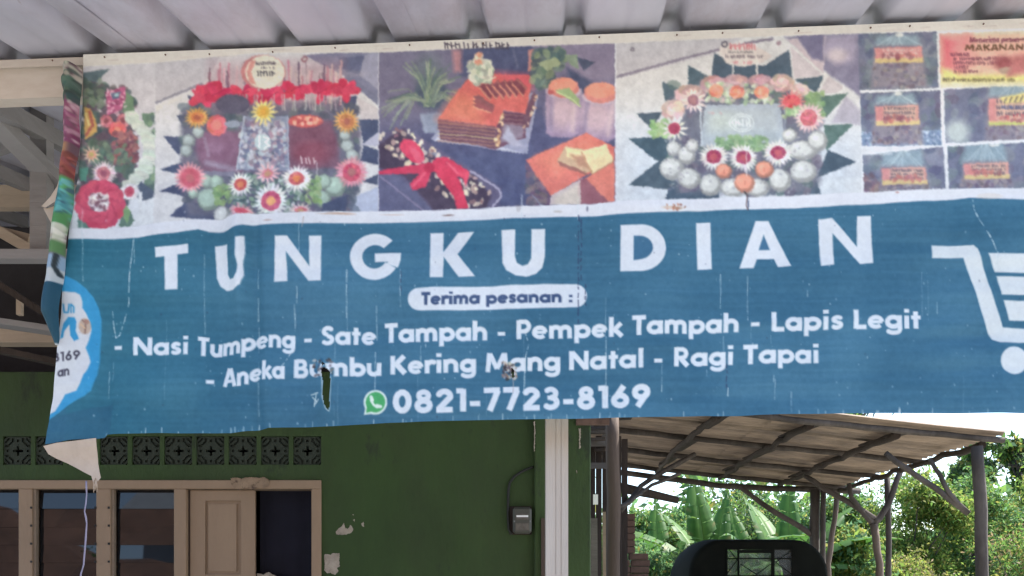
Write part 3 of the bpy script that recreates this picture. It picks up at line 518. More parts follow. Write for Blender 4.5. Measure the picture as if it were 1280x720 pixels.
def lettering():
    frame(0, 0, 1); clip_poly(None)
    # headline, each letter with its own outline as the wrinkled vinyl shows it
    poly([(194.7, 310), (235.5, 304.8), (235.5, 316.5), (222.3, 318.5), (222.3, 361.6), (206, 362), (206, 321), (195, 322.5)], WT)
    poly([(268, 307), (284.8, 306.4), (285.2, 344), (288.5, 350), (294, 350), (298.2, 343), (299.5, 334), (296.5, 322), (297, 300), (307, 296.8), (308, 318), (305.5, 332), (307, 346), (302.5, 358), (293, 364), (283, 363.5), (274.5, 357), (270, 347)], WT)
    poly([(344, 295), (359.5, 295.3), (387, 333), (386.5, 295.3), (402, 295), (401.8, 352), (386, 351.8), (358, 315), (359.5, 351.5), (343, 353)], WT)
    # G
    def ring(cx, cy, ro, ri, a0, a1, ry=1.0, n=40):
        o = [(cx+ro*math.cos(R(a0+(a1-a0)*k/n)), cy-ro*ry*math.sin(R(a0+(a1-a0)*k/n))) for k in range(n+1)]
        i = [(cx+ri*math.cos(R(a1+(a0-a1)*k/n)), cy-ri*ry*math.sin(R(a1+(a0-a1)*k/n))) for k in range(n+1)]; return o+i
    poly(ring(468.5, 321, 30.8, 15.5, 44, 330, .96), WT); poly([(468.5, 317), (501.5, 316.5), (501, 326), (497.5, 335.5), (484, 330.5), (485, 328), (469, 328.3)], WT)
    poly([(538, 291), (554.5, 290.8), (554.3, 316), (572.5, 290.5), (592.8, 289.8), (572, 318.5), (594, 346.5), (573.5, 347.4), (555, 322.5), (554, 348), (537.5, 348.3)], WT)
    poly([(627, 289), (644, 288.7), (643.6, 322), (646, 330), (653, 333.6), (660, 331), (664, 324), (664.3, 288), (681.3, 287.5), (681, 322), (678, 335), (670, 343), (658, 346.8), (644, 345.6), (633, 339.5), (628, 330)], WT)
    d_out = [(775, 284)] + [(800+31.8*math.cos(R(a)), 311.4-28.6*math.sin(R(a))) for a in range(88, -91, -8)] + [(775, 340)]
    poly(d_out, WT); poly([(791.5, 296.5)] + [(798+17.5*math.cos(R(a)), 311-14.5*math.sin(R(a))) for a in range(88, -91, -10)] + [(791.5, 326.5)], (68, 112, 150))
    poly([(870, 278.8), (888, 278.2), (890, 336.3), (872, 337)], WT)
    poly([(945, 275.5), (961.5, 274.8), (990, 331.5), (973, 333.2), (968.5, 322.5), (946.5, 323.5), (942.5, 334.5), (924.5, 335.3)], WT); poly([(955.5, 292), (963.5, 311), (949, 311.7)], (68, 112, 152))
    poly([(1023.5, 273.5), (1040.5, 271.7), (1071.5, 308), (1071.5, 270.2), (1088.6, 269.6), (1091.5, 328.6), (1075, 330), (1041.5, 291), (1043, 330.5), (1027, 331.6)], WT)
    # pill
    pl = [(525, 361.5), (540, 360.2), (600, 359.5), (650, 357), (680, 355.4), (722, 354.6)] + [(720+14*math.cos(R(a)), 369-14.2*math.sin(R(a))) for a in range(75, -91, -15)] + [(690, 384), (640, 386), (590, 387.6), (526, 388.4)] + [(524+14*math.cos(R(a)), 374.8-13.4*math.sin(R(a))) for a in range(265, 94, -15)]
    poly(pl, (222, 226, 245)); NV = (66, 86, 130)
    word('Terima', 526.5, 600, 382, 379.5, 14.5, c=NV, bold=1.1, slant=.03); word('pesanan', 607, 703, 379.5, 377.2, 14.2, c=NV, bold=1.1); word(':', 709.5, 717.5, 377.4, 376.8, 14, c=NV, bold=1.2)
    # the order list
    word('-', 138.5, 152.5, 441, 441, 22); word('Nasi', 163.5, 236.5, 443, 443, 23, 22.5)
    word('Tumpeng', 246.5, 368, 445, 434, 24, 23, path=[(246, 444.5), (272, 445.8), (292, 443.5), (307, 440), (320, 435.5), (335, 433.6), (368, 434)])
    word('-', 376.5, 391, 431.5, 431.5, 22); word('Sate', 400.5, 470, 431.3, 430, 23.5); word('Tampah', 480, 610, 428.5, 424.5, 24); word('-', 620, 633.5, 423.5, 423.5, 22)
    word('Pempek', 644.5, 779.5, 423.5, 420, 23.5); word('Tampah', 789.5, 925, 418.8, 414.5, 23.5); word('-', 936.5, 951.5, 413, 413, 22); word('Lapis', 962.5, 1053.5, 414.8, 411.8, 24); word('Legit', 1064.5, 1151.5, 412, 411.5, 24)
    word('-', 255.5, 270, 485, 485, 22); word('Aneka', 279.5, 356, 484, 474, 24, 23, path=[(279, 484.5), (300, 483.5), (312, 480.5), (322, 475.5), (332, 474), (356, 473.5)])
    word('Bumbu', 366, 477.5, 472.3, 469.5, 23.5); word('Kering', 487, 596, 468.5, 464.5, 23.5); word('Mang', 606, 701.5, 465, 461.8, 24); word('Natal', 710.5, 806, 461.5, 459, 23.5)
    word('-', 815.5, 830, 458.3, 458.3, 22); word('Ragi', 841.5, 918.5, 458, 455.3, 23.5); word('Tapai', 929, 1024.5, 455, 454, 23.5)
    word('0821-7723-8169', 489.5, 815, 516.8, 507.8, 28.5, 28, bold=1.05)
    # telephone badge
    ell(469.5, 503, 14.8, 15.4, (224, 232, 236)); poly([(455, 518.8), (457.5, 506), (466, 517)], (224, 232, 236)); ell(469.5, 503, 12.2, 12.8, (78, 168, 108)); poly([(457.5, 516.3), (459, 508), (465, 514.5)], (78, 168, 108))
    line([(464.5, 497), (463.8, 500.5), (467, 506), (471.5, 509.3), (475, 508.6)], 3, (226, 236, 232)); line([(463.8, 496.5), (465.6, 500.5)], 4, (226, 236, 232)); line([(471.5, 507.3), (476, 508.6)], 4, (226, 236, 232))
    # trolley
    W2 = (218, 222, 236)
    poly([(1165, 306.5), (1217, 306.3), (1222, 311), (1255.5, 408), (1300, 411), (1392, 415), (1394, 431), (1300, 428.5), (1252, 427), (1243, 423.5), (1238, 415), (1204.5, 322.3), (1165, 322.5)], W2)
    poly([(1234.5, 317), (1400, 322), (1396, 346), (1244, 340)], W2); poly([(1246, 344.8), (1394, 350), (1388, 372), (1252.5, 368)], W2); poly([(1255, 375), (1387, 380), (1380, 404), (1263, 399.6)], W2)
    ell(1268.5, 450, 17, 17.5, W2); ell(1366, 454, 17, 17.5, W2)
    # small caption on the hem, print shop line
    scrib(556, 636, float(57.5), 7.5, (74, 66, 84), .85, .15, 1.6); scrib(0, 28, 78, 4, (110, 90, 90), .8)
def edge_logo():
    """round logo and stripes on the end of the cloth that has turned over"""
    frame(0, 0, 1); clip_poly(None); CY = (58, 150, 206)
    poly([(60, 524), (140, 505), (136, 560), (50, 562)], (46, 98, 128)); 
    poly([(70, 330), (84, 330), (84, 560), (50, 560)], (50, 100, 132), a=.5)
    poly([(78, 344), (86, 347), (97, 352), (108, 361), (117, 372), (122, 384), (125, 397), (124.5, 415), (123.5, 433), (123, 452), (121, 469), (115, 489), (107, 496), (97, 501), (86, 507), (74, 516), (58, 527), (60, 420)], CY)
    poly([(76, 365), (85, 365.5), (95, 366), (101, 369), (103.5, 377), (103, 385), (107, 391), (111.5, 401), (113.5, 412), (111, 425), (107.5, 435), (111, 444), (113.5, 453), (110.5, 462), (106, 469), (102.5, 480), (97, 489), (89, 491), (81, 493), (75, 504), (69, 514), (60, 519), (60, 420)], (216, 214, 226))
    line([(80, 381), (81, 391), (86, 391), (87, 381)], 2, CY); line([(89.5, 391), (89.5, 381), (93, 384), (93, 391)], 1.8, CY)
    poly([(75, 424), (80, 404), (86, 396.5), (94, 397), (96.5, 403), (95.5, 414), (99.5, 424), (94, 427), (89, 420), (87.5, 406), (81, 414), (79.5, 422)], CY)
    ell(106, 408, 7, 10, (196, 170, 160)); line([(103, 400), (107, 404), (106, 416)], 1.6, (130, 100, 96)); ell(108, 402, 3, 3, (170, 130, 120)); line([(101, 405), (106, 410)], 1.5, (220, 180, 150))
    word('8169', 64.5, 102, 452.5, 449.5, 11.5, c=(64, 60, 78), bold=.8); word('an', 71.5, 87.5, 471.5, 469, 12.5, c=(64, 60, 78), bold=.85)
    # stripe of the twisted roll: paprika, green, turquoise
def roll_print():
    frame(0, 70, 2.667); clip_poly([(120, 20), (276, 20), (276, 180), (262, 400), (236, 590), (214, 740), (214, 960), (120, 960)])
    poly([(120, 20), (300, 20), (240, 740), (180, 980), (100, 980)], (120, 84, 104))
    speck(205, 276, 50, 130, [(206, 196, 190), (170, 160, 160), (92, 110, 108), (220, 210, 206)], 60, 4, 10); speck(205, 276, 110, 180, [(72, 104, 100), (96, 128, 116), (70, 80, 90)], 50, 5, 11)
    speck(215, 272, 185, 310, [(170, 76, 130), (206, 140, 176), (140, 54, 104), (222, 180, 200)], 120, 3, 7); ell(240, 240, 20, 44, (176, 80, 130), a=.35, soft=4)
    poly([(215, 310), (245, 315), (240, 400), (210, 400)], (206, 140, 100), soft=2); speck(205, 262, 350, 430, [(170, 76, 76), (140, 60, 60), (200, 100, 90)], 60, 4, 9)
    poly([(200, 425), (250, 430), (243, 520), (192, 500)], (86, 176, 96), soft=2); poly([(198, 455), (246, 460), (238, 560), (190, 550)], (70, 158, 176), soft=3); speck(190, 245, 440, 570, [(96, 190, 200), (60, 130, 130), (90, 180, 100), (56, 100, 130)], 60, 3, 8)
    poly([(186, 560), (236, 540), (230, 610), (182, 600)], (84, 160, 90), soft=2); speck(185, 226, 585, 640, [(214, 206, 190), (190, 176, 160), (236, 226, 214)], 40, 4, 9); poly([(178, 640), (226, 640), (222, 680), (172, 678)], (96, 146, 84), soft=2)
    poly([(100, 682), (240, 682), (240, 730), (100, 730)], (150, 176, 216), soft=2); poly([(100, 730), (240, 725), (240, 770), (100, 800)], (206, 206, 218)); poly([(100, 792), (240, 762), (240, 980), (100, 980)], (32, 86, 118)); line([(208, 684), (200, 720), (206, 745)], 9, (50, 60, 70))
    frame(0, 0, 1); clip_poly(None)
def wear():
    """cracked ink: thin pale or dark upright lines, stains, and the torn spots' frayed rims"""
    frame(0, 0, 1); clip_poly(None); LW = (206, 216, 232)
    rows = [(104, 262, 352, .55), (139, 452, 475, .3), (134, 463, 497, .6), (255.5, 318, 417, .45), (322, 336, 360, .8), (322, 372, 400, .8), (322, 408, 440, .55), (322.5, 452, 520, .5), (374, 268, 316, .7), (371, 358, 378, .7), (367.5, 380, 412, .7), (419, 430, 448, .3), (434, 338, 397, .85), (434, 398, 412, .3), (470.5, 382, 424, .6), (469, 440, 489, .75), (500.5, 337, 384, .55), (418, 430, 520, .12), (526, 432, 452, .5), (757.5, 372, 420, .5), (758, 420, 510, .75), (827.5, 455, 489, .7), (901, 343, 385, .7), (905, 420, 450, .45), (911, 484, 494, .9), (935, 345, 400, .55), (939, 400, 445, .2), (966.5, 470, 478, .9), (968, 475, 500, .45), (989, 490, 516, .5), (1010.5, 362, 370, .6), (1153, 340, 395, .25), (1171, 378, 392, .6), (884, 462, 470, .4), (963, 420, 430, .4), (1204, 470, 520, .15), (652, 250, 275, .4), (722, 250, 275, .5), (1010, 240, 255, .2), (655, 420, 520, .25), (423, 480, 530, .2), (522, 470, 530, .15), (608, 480, 520, .18), (207, 400, 500, .15), (168, 300, 330, .5), (1160, 350, 400, .2)]
    for x, y0, y1, a in rows:
        y = y0; xx = x
        while y < y1: s = random.uniform(3, 9); e = min(y+s, y1); nx = xx+random.uniform(-.25, .25); line([(xx, y), (nx, e)], random.uniform(.6, 1.5), LW, a*random.uniform(.6, 1)); xx = nx; y = e + (random.uniform(0, 3) if random.random() < .4 else 0)
    for pts in ([(169, 290), (165, 318), (161.5, 345), (160, 378), (154, 400), (147, 418), (142, 421)], [(139, 388), (140, 408), (142, 420)], [(362, 441), (356, 452), (350, 460)], [(657, 416), (661, 430), (657, 445), (656, 470), (655, 490)], [(1215.5, 250), (1217, 262), (1222, 274), (1232, 290), (1240, 303), (1244, 314)], [(1246, 316), (1246, 330)]):
        for i in range(len(pts)-1):
            for k in range(5):
                if random.random() < .25: continue
                t0, t1 = k/5, (k+1)/5; P = lambda t: (pts[i][0]*(1-t)+pts[i+1][0]*t, pts[i][1]*(1-t)+pts[i+1][1]*t)
                line([P(t0), P(t1)], random.uniform(.7, 1.6), LW, random.uniform(.5, .9))
    for x, y0, y1 in ((723, 270, 400), (726.5, 275, 345), (935.5, 244, 262), (732, 355, 380), (501.5, 340, 360), (909, 455, 480)):
        y = y0
        while y < y1: s = random.uniform(2, 7); line([(x, y), (x+random.uniform(-.8, .8), y+s)], random.uniform(.8, 1.8), (50, 60, 96), .75); y += s+random.uniform(0, 6)
    for k in range(60):                                   # nicks along the lower hem
        x = random.uniform(130, 1400); yb = float(interp(BOT, x)); line([(x, yb-random.uniform(1, 7)), (x, yb)], 1.1, LW, random.uniform(.3, .9))
    for k in range(420):
        x, y = random.uniform(90, 1420), random.uniform(262, 540); ell(x, y, random.uniform(.4, 1.1), random.uniform(.4, 1.6), LW if random.random() < .8 else (50, 60, 90), a=random.uniform(.15, .6), soft=.4)
    for (x, y, rx, ry, c, a) in ((426, 267, 16, 1.2, (190, 150, 130), .8), (335, 275.5, 5, 1, (180, 150, 150), .7), (408, 267.5, 10, .8, (196, 170, 160), .7), (560, 268.5, 6, 1, (120, 90, 90), .8), (490, 267.6, 12, .7, (200, 170, 160), .6), (648, 262, 3, 5, (120, 110, 120), .25), (734, 262, 1.4, 3, (90, 90, 120), .7), (697, 266, 5, 1, (170, 160, 160), .7), (840, 261.5, 13, 2, (206, 176, 160), .7), (846, 262, 5, 1.4, (160, 130, 110), .6), (1121, 241, 2, 1, (180, 130, 130), .8), (1236, 246, 16, 4, (214, 200, 196), .4), (400, 92, 60, 6, (190, 170, 176), .15)):
        ell(x, y, rx, ry, c, a=a, soft=.6)
    speck(830, 856, 257, 264, [(190, 130, 110), (160, 110, 100)], 14, .5, 1.3); line([(934.5, 243), (933, 256), (935, 262)], 1.5, (110, 90, 96), .9)
    line([(380, 272), (378, 284)], 1.2, (180, 160, 160), .7)
    # frayed rims
    line([(398, 452), (401, 462), (404, 478), (404, 498), (408, 511), (411.5, 514)], 1.6, (206, 214, 226), .8); line([(414, 466), (413.5, 490), (412, 512)], 1.3, (196, 206, 216), .8); speck(392, 416, 450, 470, [(196, 196, 206), (120, 110, 120), (70, 60, 66), (60, 110, 146)], 46, .7, 1.9)
    for p in ([(389, 494), (398, 492)], [(391, 497), (396, 502)], [(396, 494), (393, 508)], [(399, 500), (394, 506)]): line(p, 1.6, (206, 216, 228), .9)
    speck(628, 645, 452, 474, [(206, 206, 214), (150, 120, 110), (60, 56, 66), (90, 80, 86), (210, 190, 180)], 70, .6, 1.8); line([(640, 466), (642, 480), (641, 490)], 1.2, (170, 160, 170), .8)
def promo_text():
    clip_poly(None)
    for (tx, x0, x1, b0, cap, cc_) in (('Menerima pesan', 1212, 1274, 53.5, 6.6, (116, 46, 76)), ('MAKANAN', 1206, 1280, 63.6, 7.6, (92, 60, 40))): word(tx, x0, x1, b0, b0-1.2, cap, c=cc_, bold=1.0)
random.seed(11)
panelA(); panelB(); panelC(); panelD(); panelE(); random.seed(5)
clip_poly(None); frame(0, 0, 1)
fill(np.clip(1-above(PIC_TOP), 0, 1)*0, BGW)
promo_text(); lettering(); edge_logo(); wear()
hem = above(PIC_TOP, .6)*(YY < 130); fill(hem, (214, 206, 208))
for i in range(24): x = random.uniform(90, 1400); y = float(interp(HEM_TOP, x))+random.uniform(3, 9); frame(0, 0, 1); line([(x, y), (x+random.uniform(4, 26), y-1)], .8, (170, 150, 150), random.uniform(.2, .6))
frame(0, 0, 1); scrib(556, 636, 56.5, 7.5, (74, 66, 84), .85, .15, 1.6); scrib(40, 45, 78, 4, (110, 90, 90), .8)
# the photographs on the strip are faded and soft: ragged, slightly blurred, blacks lifted by a lavender lens haze mixed into the colour
def soften(img, amp, r):
    dx = (fnoise(CHH, CW, 2.2, 61)-.5)*amp*2 + (fnoise(CHH, CW, 6, 62)-.5)*amp; dy = (fnoise(CHH, CW, 2.2, 63)-.5)*amp*2 + (fnoise(CHH, CW, 6, 64)-.5)*amp
    jj, ii = np.mgrid[0:CHH, 0:CW]; out = np.zeros_like(img)
    for (ox, oy, wt) in ((0, 0, 4), (r, 0, 2), (-r, 0, 2), (0, r, 2), (0, -r, 2), (r, r, 1), (-r, r, 1), (r, -r, 1), (-r, -r, 1)):
        u = np.clip(ii+dx+ox, 0, CW-1.01); v = np.clip(jj+dy+oy, 0, CHH-1.01); i = u.astype(int); j = v.astype(int); f = (u-i)[..., None]; g = (v-j)[..., None]
        out += wt*((img[j, i]*(1-f)+img[j, np.minimum(i+1, CW-1)]*f)*(1-g)+(img[np.minimum(j+1, CHH-1), i]*(1-f)+img[np.minimum(j+1, CHH-1), np.minimum(i+1, CW-1)]*f)*g)
    return out/16
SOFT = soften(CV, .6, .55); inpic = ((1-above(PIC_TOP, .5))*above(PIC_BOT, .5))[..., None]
haze_tint = np.array((150, 144, 172.0)); SOFT = np.clip(SOFT*.88 + haze_tint*.14, 0, 255) + ((fnoise(CHH, CW, 8, 66)-.5)*12)[..., None]
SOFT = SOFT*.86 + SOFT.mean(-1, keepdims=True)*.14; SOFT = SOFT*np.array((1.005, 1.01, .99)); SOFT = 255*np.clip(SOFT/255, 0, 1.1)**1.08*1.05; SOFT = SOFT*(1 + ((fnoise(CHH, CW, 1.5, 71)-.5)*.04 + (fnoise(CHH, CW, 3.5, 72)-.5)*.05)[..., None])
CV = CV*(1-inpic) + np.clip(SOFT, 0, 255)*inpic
CV = CV*.55 + soften(CV, .3, .6)*.45
# faint fade and grime everywhere
g = (fnoise(CHH, CW, 5, 21)-.5)*6 + (fnoise(CHH, CW, 60, 22)-.5)*10 + (fnoise(CHH, CW, 2, 23)-.5)*5
CV += g[..., None]; MAINCV = np.clip(CV, 0, 255)
CV = MAINCV.copy(); roll_print(); ROLLCV = np.clip(CV*.72 + CV.mean(-1, keepdims=True)*.2, 0, 255)
LIGHTREF = np.array((236, 232, 246.0)); INK = .80
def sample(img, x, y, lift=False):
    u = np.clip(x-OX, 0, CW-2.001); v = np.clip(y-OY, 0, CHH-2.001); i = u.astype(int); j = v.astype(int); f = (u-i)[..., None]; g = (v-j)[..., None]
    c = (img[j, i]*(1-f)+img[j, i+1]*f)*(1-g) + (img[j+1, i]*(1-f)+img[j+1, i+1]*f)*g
    k = 1 + .34*np.clip((290-y)/120, 0, 1)[..., None] if lift else 1  # lightens the upper print to offset eave shade held in its colours
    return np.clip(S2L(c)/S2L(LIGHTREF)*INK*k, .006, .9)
# ------------------------------------------------------------------ materials
M = {}
M['ground'] = mat('ground', (.33, .32, .305), .95, .2, 1.5, .5, 12, c2=(.16, .17, .09), c2at=.55, c2scale=.5)
M['slab'] = mat('porch_slab', (.36, .34, .31), .8, .15, 3, .3, 30)
M['green'] = mat('green_paint', (.031, .064, .014), .75, .30, 2.2, .5, 38, c2=(.033, .053, .017), c2at=.52, c2soft=.12, c2scale=1.1, stretch=(1, 1, .45), c3=(.022, .036, .014), c3at=.61, c3scale=5)
M['vent'] = mat('vent_paint', (.030, .038, .026), .85, .2, 12, .3, 90)
M['cream'] = mat('cream_paint', (.29, .20, .128), .65, .10, 5, .25, 60, c2=(.20, .12, .08), c2at=.68, c2soft=.06, c2scale=5, stretch=(1, 1, .35))
M['creamp'] = mat('cream_post_paint', (.47, .41, .345), .6, .10, 5, .25, 50, stretch=(3, 3, .3), c2=(.44, .36, .29), c2at=.6, c2scale=2)
M['fascia'] = mat('fascia_paint', (.60, .52, .44), .6, .08, 3, .2, 50, stretch=(.4, 1, 1), c2=(.5, .4, .32), c2at=.62, c2scale=4)
M['wood'] = mat('old_timber', (.085, .058, .042), .85, .28, 5, .6, 40, stretch=(1, 1, .2), c2=(.07, .05, .04), c2at=.6)
M['darkwood'] = mat('dark_timber', (.04, .028, .022), .9, .35, 4, .7, 30, stretch=(2, 2, .3))
M['greywood'] = mat('grey_timber', (.12, .105, .095), .9, .3, 4, .6, 30, stretch=(.4, .4, 2))
M['tanwood'] = mat('tan_timber', (.24, .18, .13), .85, .2, 4, .5, 30, stretch=(.3, 1, 2))
M['zinc'] = mat('zinc_sheet', (.58, .565, .63), .5, .13, 2.5, .1, 20, metal=.15, c2=(.44, .40, .44), c2at=.6, c2scale=3, stretch=(1, .35, 1), c3=(.34, .27, .24), c3at=.70, c3scale=7)
M['cement_sheet'] = mat('roofing_underside', (.25, .188, .135), .9, .28, 4, .5, 22, c2=(.10, .08, .068), c2at=.57, c2soft=.10, c2scale=1.6, stretch=(.5, 1.6, 1), transl=.03)
M['bark'] = mat('bark', (.055, .045, .038), .95, .3, 6, .8, 30, c2=(.12, .10, .085), c2at=.55, stretch=(1, 1, .4))
M['barklight'] = mat('pale_bark', (.14, .105, .08), .95, .3, 6, .8, 30, stretch=(1, 1, .3))
M['dark'] = mat('dark_interior', (.010, .010, .016), .9, .2, 3)
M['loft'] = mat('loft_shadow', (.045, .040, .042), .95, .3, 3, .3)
M['oldbrick'] = mat('old_brick', (.13, .08, .06), .95, .4, 9, .6, 40)
M['opening_shade'] = mat('opening_shade_navy', (.010, .010, .019), .95, .3, 5)  # navy tone standing in for the unlit window opening
M['chipped'] = mat('chipped_cream', (.27, .19, .125), .95, .3, 18, .8, 60, c2=(.12, .08, .055), c2at=.6, c2soft=.03, c2scale=18)
M['glass'] = mat('louvre_glass', (.008, .008, .010), .02, .3, 3, spec=.5)
M['soil'] = mat('red_soil', (.15, .085, .06), .95, .35, 1.2, .6, 8, c2=(.10, .06, .04), c2at=.55, c2scale=.6)
M['meter'] = mat('meter_grey', (.065, .065, .052), .5, .15, 8, .2)
M['meterface'] = mat('meter_window', (.11, .10, .085), .25, .3, 30)
M['cable'] = mat('black_cable', (.02, .022, .018), .6)
M['plaster'] = mat('bare_plaster', (.36, .31, .25), .95, .3, 18, .8, 60, c2=(.20, .17, .13), c2at=.58, c2scale=22)
M['paper'] = mat('paper_tag', (.75, .75, .74), .8, .05)
M['cab'] = mat('cab_paint', (.011, .012, .0095), .85, .3, 5, .05, 60, c2=(.016, .015, .011), c2at=.6, spec=.04)
M['truss'] = mat('truss_timber', (.27, .25, .24), .9, .2, 4, .6, 30, stretch=(.4, .4, 2))
M['rubber'] = mat('rubber', (.02, .02, .02), .85)
M['chrome'] = mat('dull_steel', (.2, .2, .2), .4, .2, 8, metal=.7)
M['bed'] = mat('truck_bed', (.10, .12, .10), .6, .3, 5, .3)
M['string'] = mat('plastic_string', (.25, .22, .29), .5, .1, 40)
M['back'] = mat('vinyl_back', (.52, .41, .31), .75, .12, 14, .3, 60, c2=(.42, .30, .23), c2at=.62, transl=.1)
M['print'] = mat('banner_print', (1, 1, 1), .62, .03, 120, .10, 500, attr='Col', transl=.10, spec=.3)
M['wall2'] = mat('street_wall', (.30, .32, .34), .8, .15, 3)
M['roof2'] = mat('street_roof', (.22, .25, .28), .6, .2, 3)
M['window_glass'] = None
def glassmat():
    m = bpy.data.materials.new('clear_glass'); m.use_nodes = True; n = m.node_tree.nodes; l = m.node_tree.links; p = n["Principled BSDF"]
    p.inputs['Base Color'].default_value = (.7, .75, .72, 1); p.inputs['Roughness'].default_value = .08
    t = n.new('ShaderNodeBsdfTransparent'); t.inputs[0].default_value = (.80, .82, .80, 1); ms = n.new('ShaderNodeMixShader'); ms.inputs[0].default_value = .22
    ms.inputs[0].default_value = .10; l.new(t.outputs[0], ms.inputs[1]); l.new(p.outputs[0], ms.inputs[2]); l.new(ms.outputs[0], n['Material Output'].inputs[0]); return m
M['window_glass'] = glassmat()
M['leaf'] = mat('leaf', (1, 1, 1), .6, .12, 3, attr='Col', transl=.55, spec=.2)

# ------------------------------------------------------------------ ground
b = MB(); b.box(-400, 400, -300, 900, -1, 0); b.build('ground', M['ground'], kind='structure')
b = MB(); b.box(-5.5, .62, 2.9, 8.4, .004, .12, .01); b.build('porch_floor', M['slab'], kind='structure')

# ------------------------------------------------------------------ banner plane
BA, BB = 3.301, -0.0653
def bY(px): return BA / (1 - BB*(px-640)/FPX)
def bpt(px, py, d=0.0):
    Y = bY(px); return np.stack([(px-640)/FPX*Y, Y + d, CH + (HOR-py)/FPX*Y], -1) if isinstance(px, np.ndarray) else Vector(((px-640)/FPX*Y, Y+d, CH+(HOR-py)/FPX*Y))
LEFT = [(60, 104), (100, 104), (137, 103), (220, 97.5), (291, 88), (328, 84), (348, 80.6), (393, 77), (425, 72.4), (501, 64.5), (540, 60), (558, 58)]
def depth(x, y):
    """how far the cloth stands off its plane, metres (towards the street is negative)"""
    n = lambda cy, cx, s: fnoise(900, 1500, cy, s, cx)[np.clip(y, 0, 899).astype(int), np.clip(x, 0, 1499).astype(int)] - .5
    def nz(cy, cx, s):
        r = np.random.default_rng(s); g = r.random((int(700/cy)+4, int(1600/cx)+4)); yy = y/cy; xx = x/cx; j = yy.astype(int); i = xx.astype(int)
        fy = yy-j; fx = xx-i; fy = fy*fy*(3-2*fy); fx = fx*fx*(3-2*fx)
        return (g[j, i]*(1-fx)+g[j, i+1]*fx)*(1-fy)+(g[j+1, i]*(1-fx)+g[j+1, i+1]*fx)*fy - .5
    low = np.clip((y-80)/180, 0, 1)
    d = nz(70, 260, 31)*.030*low + nz(16, 170, 32)*.0055*low + nz(9, 60, 33)*.0016*low + nz(140, 46, 34)*.020*low + nz(60, 22, 35)*.006*low
    # upright fold near the headline's second letter
    fold = np.exp(-((x-(296+(y-280)*.04))/11)**2)*np.clip((y-230)/60, 0, 1)*np.clip((470-y)/120, .25, 1)
    fold2 = np.exp(-((x-(318+(y-280)*.02))/8)**2)*np.clip((y-240)/60, 0, 1)
    d += -.028*fold + .016*fold2 + .008*np.exp(-((x-270)/14)**2)*np.clip((y-240)/60, 0, 1)
    # puckers low on the right and by the tears
    d += .006*np.sin((y-420)/7+x/60)*np.exp(-((x-1205)/70)**2-((y-425)/34)**2)
    d += -.010*np.exp(-((x-404)/9)**2-((y-480)/40)**2) + .008*np.exp(-((x-385)/8)**2-((y-500)/40)**2)
    d += .014*np.exp(-((x-132)/9)**2)*np.clip((y-380)/120, 0, 1) - .020*np.exp(-((x-100)/24)**2)*np.clip((y-360)/120, 0, 1)
    d += -.012*np.clip((y-500)/40, 0, 1)*np.sin(x/37.0)*.5
    return d
banner = empty('vinyl_banner', bpt(640, 60), 'long blue and white vinyl food banner, torn and sun-cracked, hung under the porch eave', 'banner')
STEP = 1.22
nu = int((1400-58)/STEP); nv = int(468/STEP)
U, V = np.meshgrid(np.linspace(0, 1, nu), np.linspace(0, 1, nv)); XR = 1400.0
px = 58 + U*(XR-58); py = 60 + V*460
for _ in range(6):
    t = interp(HEM_TOP, px); bo = interp(BOT, px); py = t + V*(bo-t); l = np.interp(py, [k[0] for k in LEFT], [k[1] for k in LEFT]); px = l + U*(XR-l)
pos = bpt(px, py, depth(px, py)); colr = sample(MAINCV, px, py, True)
idx = np.arange(nu*nv).reshape(nv, nu)
F = np.stack([idx[:-1, :-1], idx[1:, :-1], idx[1:, 1:], idx[:-1, 1:]], -1).reshape(-1, 4)
fx = (px[:-1, :-1]+px[1:, 1:]).ravel()/2; fy = (py[:-1, :-1]+py[1:, 1:]).ravel()/2
def inpoly(pts, x, y):
    ins = np.zeros(x.shape, bool)
    for i in range(len(pts)):
        x1, y1 = pts[i]; x2, y2 = pts[(i+1) % len(pts)]
        if y1 != y2: ins ^= ((y1 > y) != (y2 > y)) & (x < (x2-x1)*(y-y1)/(y2-y1)+x1)
    return ins
hole = inpoly([(402, 462), (406, 460), (413, 464), (414, 480), (412, 497), (413, 509), (410, 513), (406, 506), (404, 492), (405, 478)], fx, fy) | inpoly([(639, 459), (642.5, 461), (643, 470), (640, 472)], fx, fy) | inpoly([(402, 455), (405, 453), (407, 456), (404, 458)], fx, fy)
pt = interp(PIC_TOP, fx); pb = interp(PIC_BOT, fx); bt = interp(BLU_TOP, fx)
reg = np.zeros(len(F), int)                    # 0 hem, 1 white band, 2 blue, 10.. pictures
reg[fy > pt] = 10; reg[(fy > pb)] = 1; reg[fy > bt] = 2
pic = reg == 10; cells = [(0, 193), (193, 473), (473, 769), (769, 1075)]
for k, (a, bb) in enumerate(cells): reg[pic & (fx >= a) & (fx < bb)] = 10+k
rt = pic & (fx >= 1075)
def zq(x, y): return (1060+x/3.2727, 30+y/3.2727)
rowA = 111 + (1174-fx)*.022; rowB = 182 + (1180-fx)*.03
reg[rt & (fx < 1176) & (fy < rowA)] = 14; reg[rt & (fx < 1178) & (fy >= rowA) & (fy < rowB)] = 15; reg[rt & (fx < 1184) & (fy >= rowB)] = 16
reg[rt & (fx >= 1176) & (fy < 109)] = 17; reg[rt & (fx >= 1176) & (fy >= 109) & (fy < 176)] = 18; reg[rt & (fx >= 1176) & (fy >= 176)] = 19
reg[rt & (reg == 10)] = 19
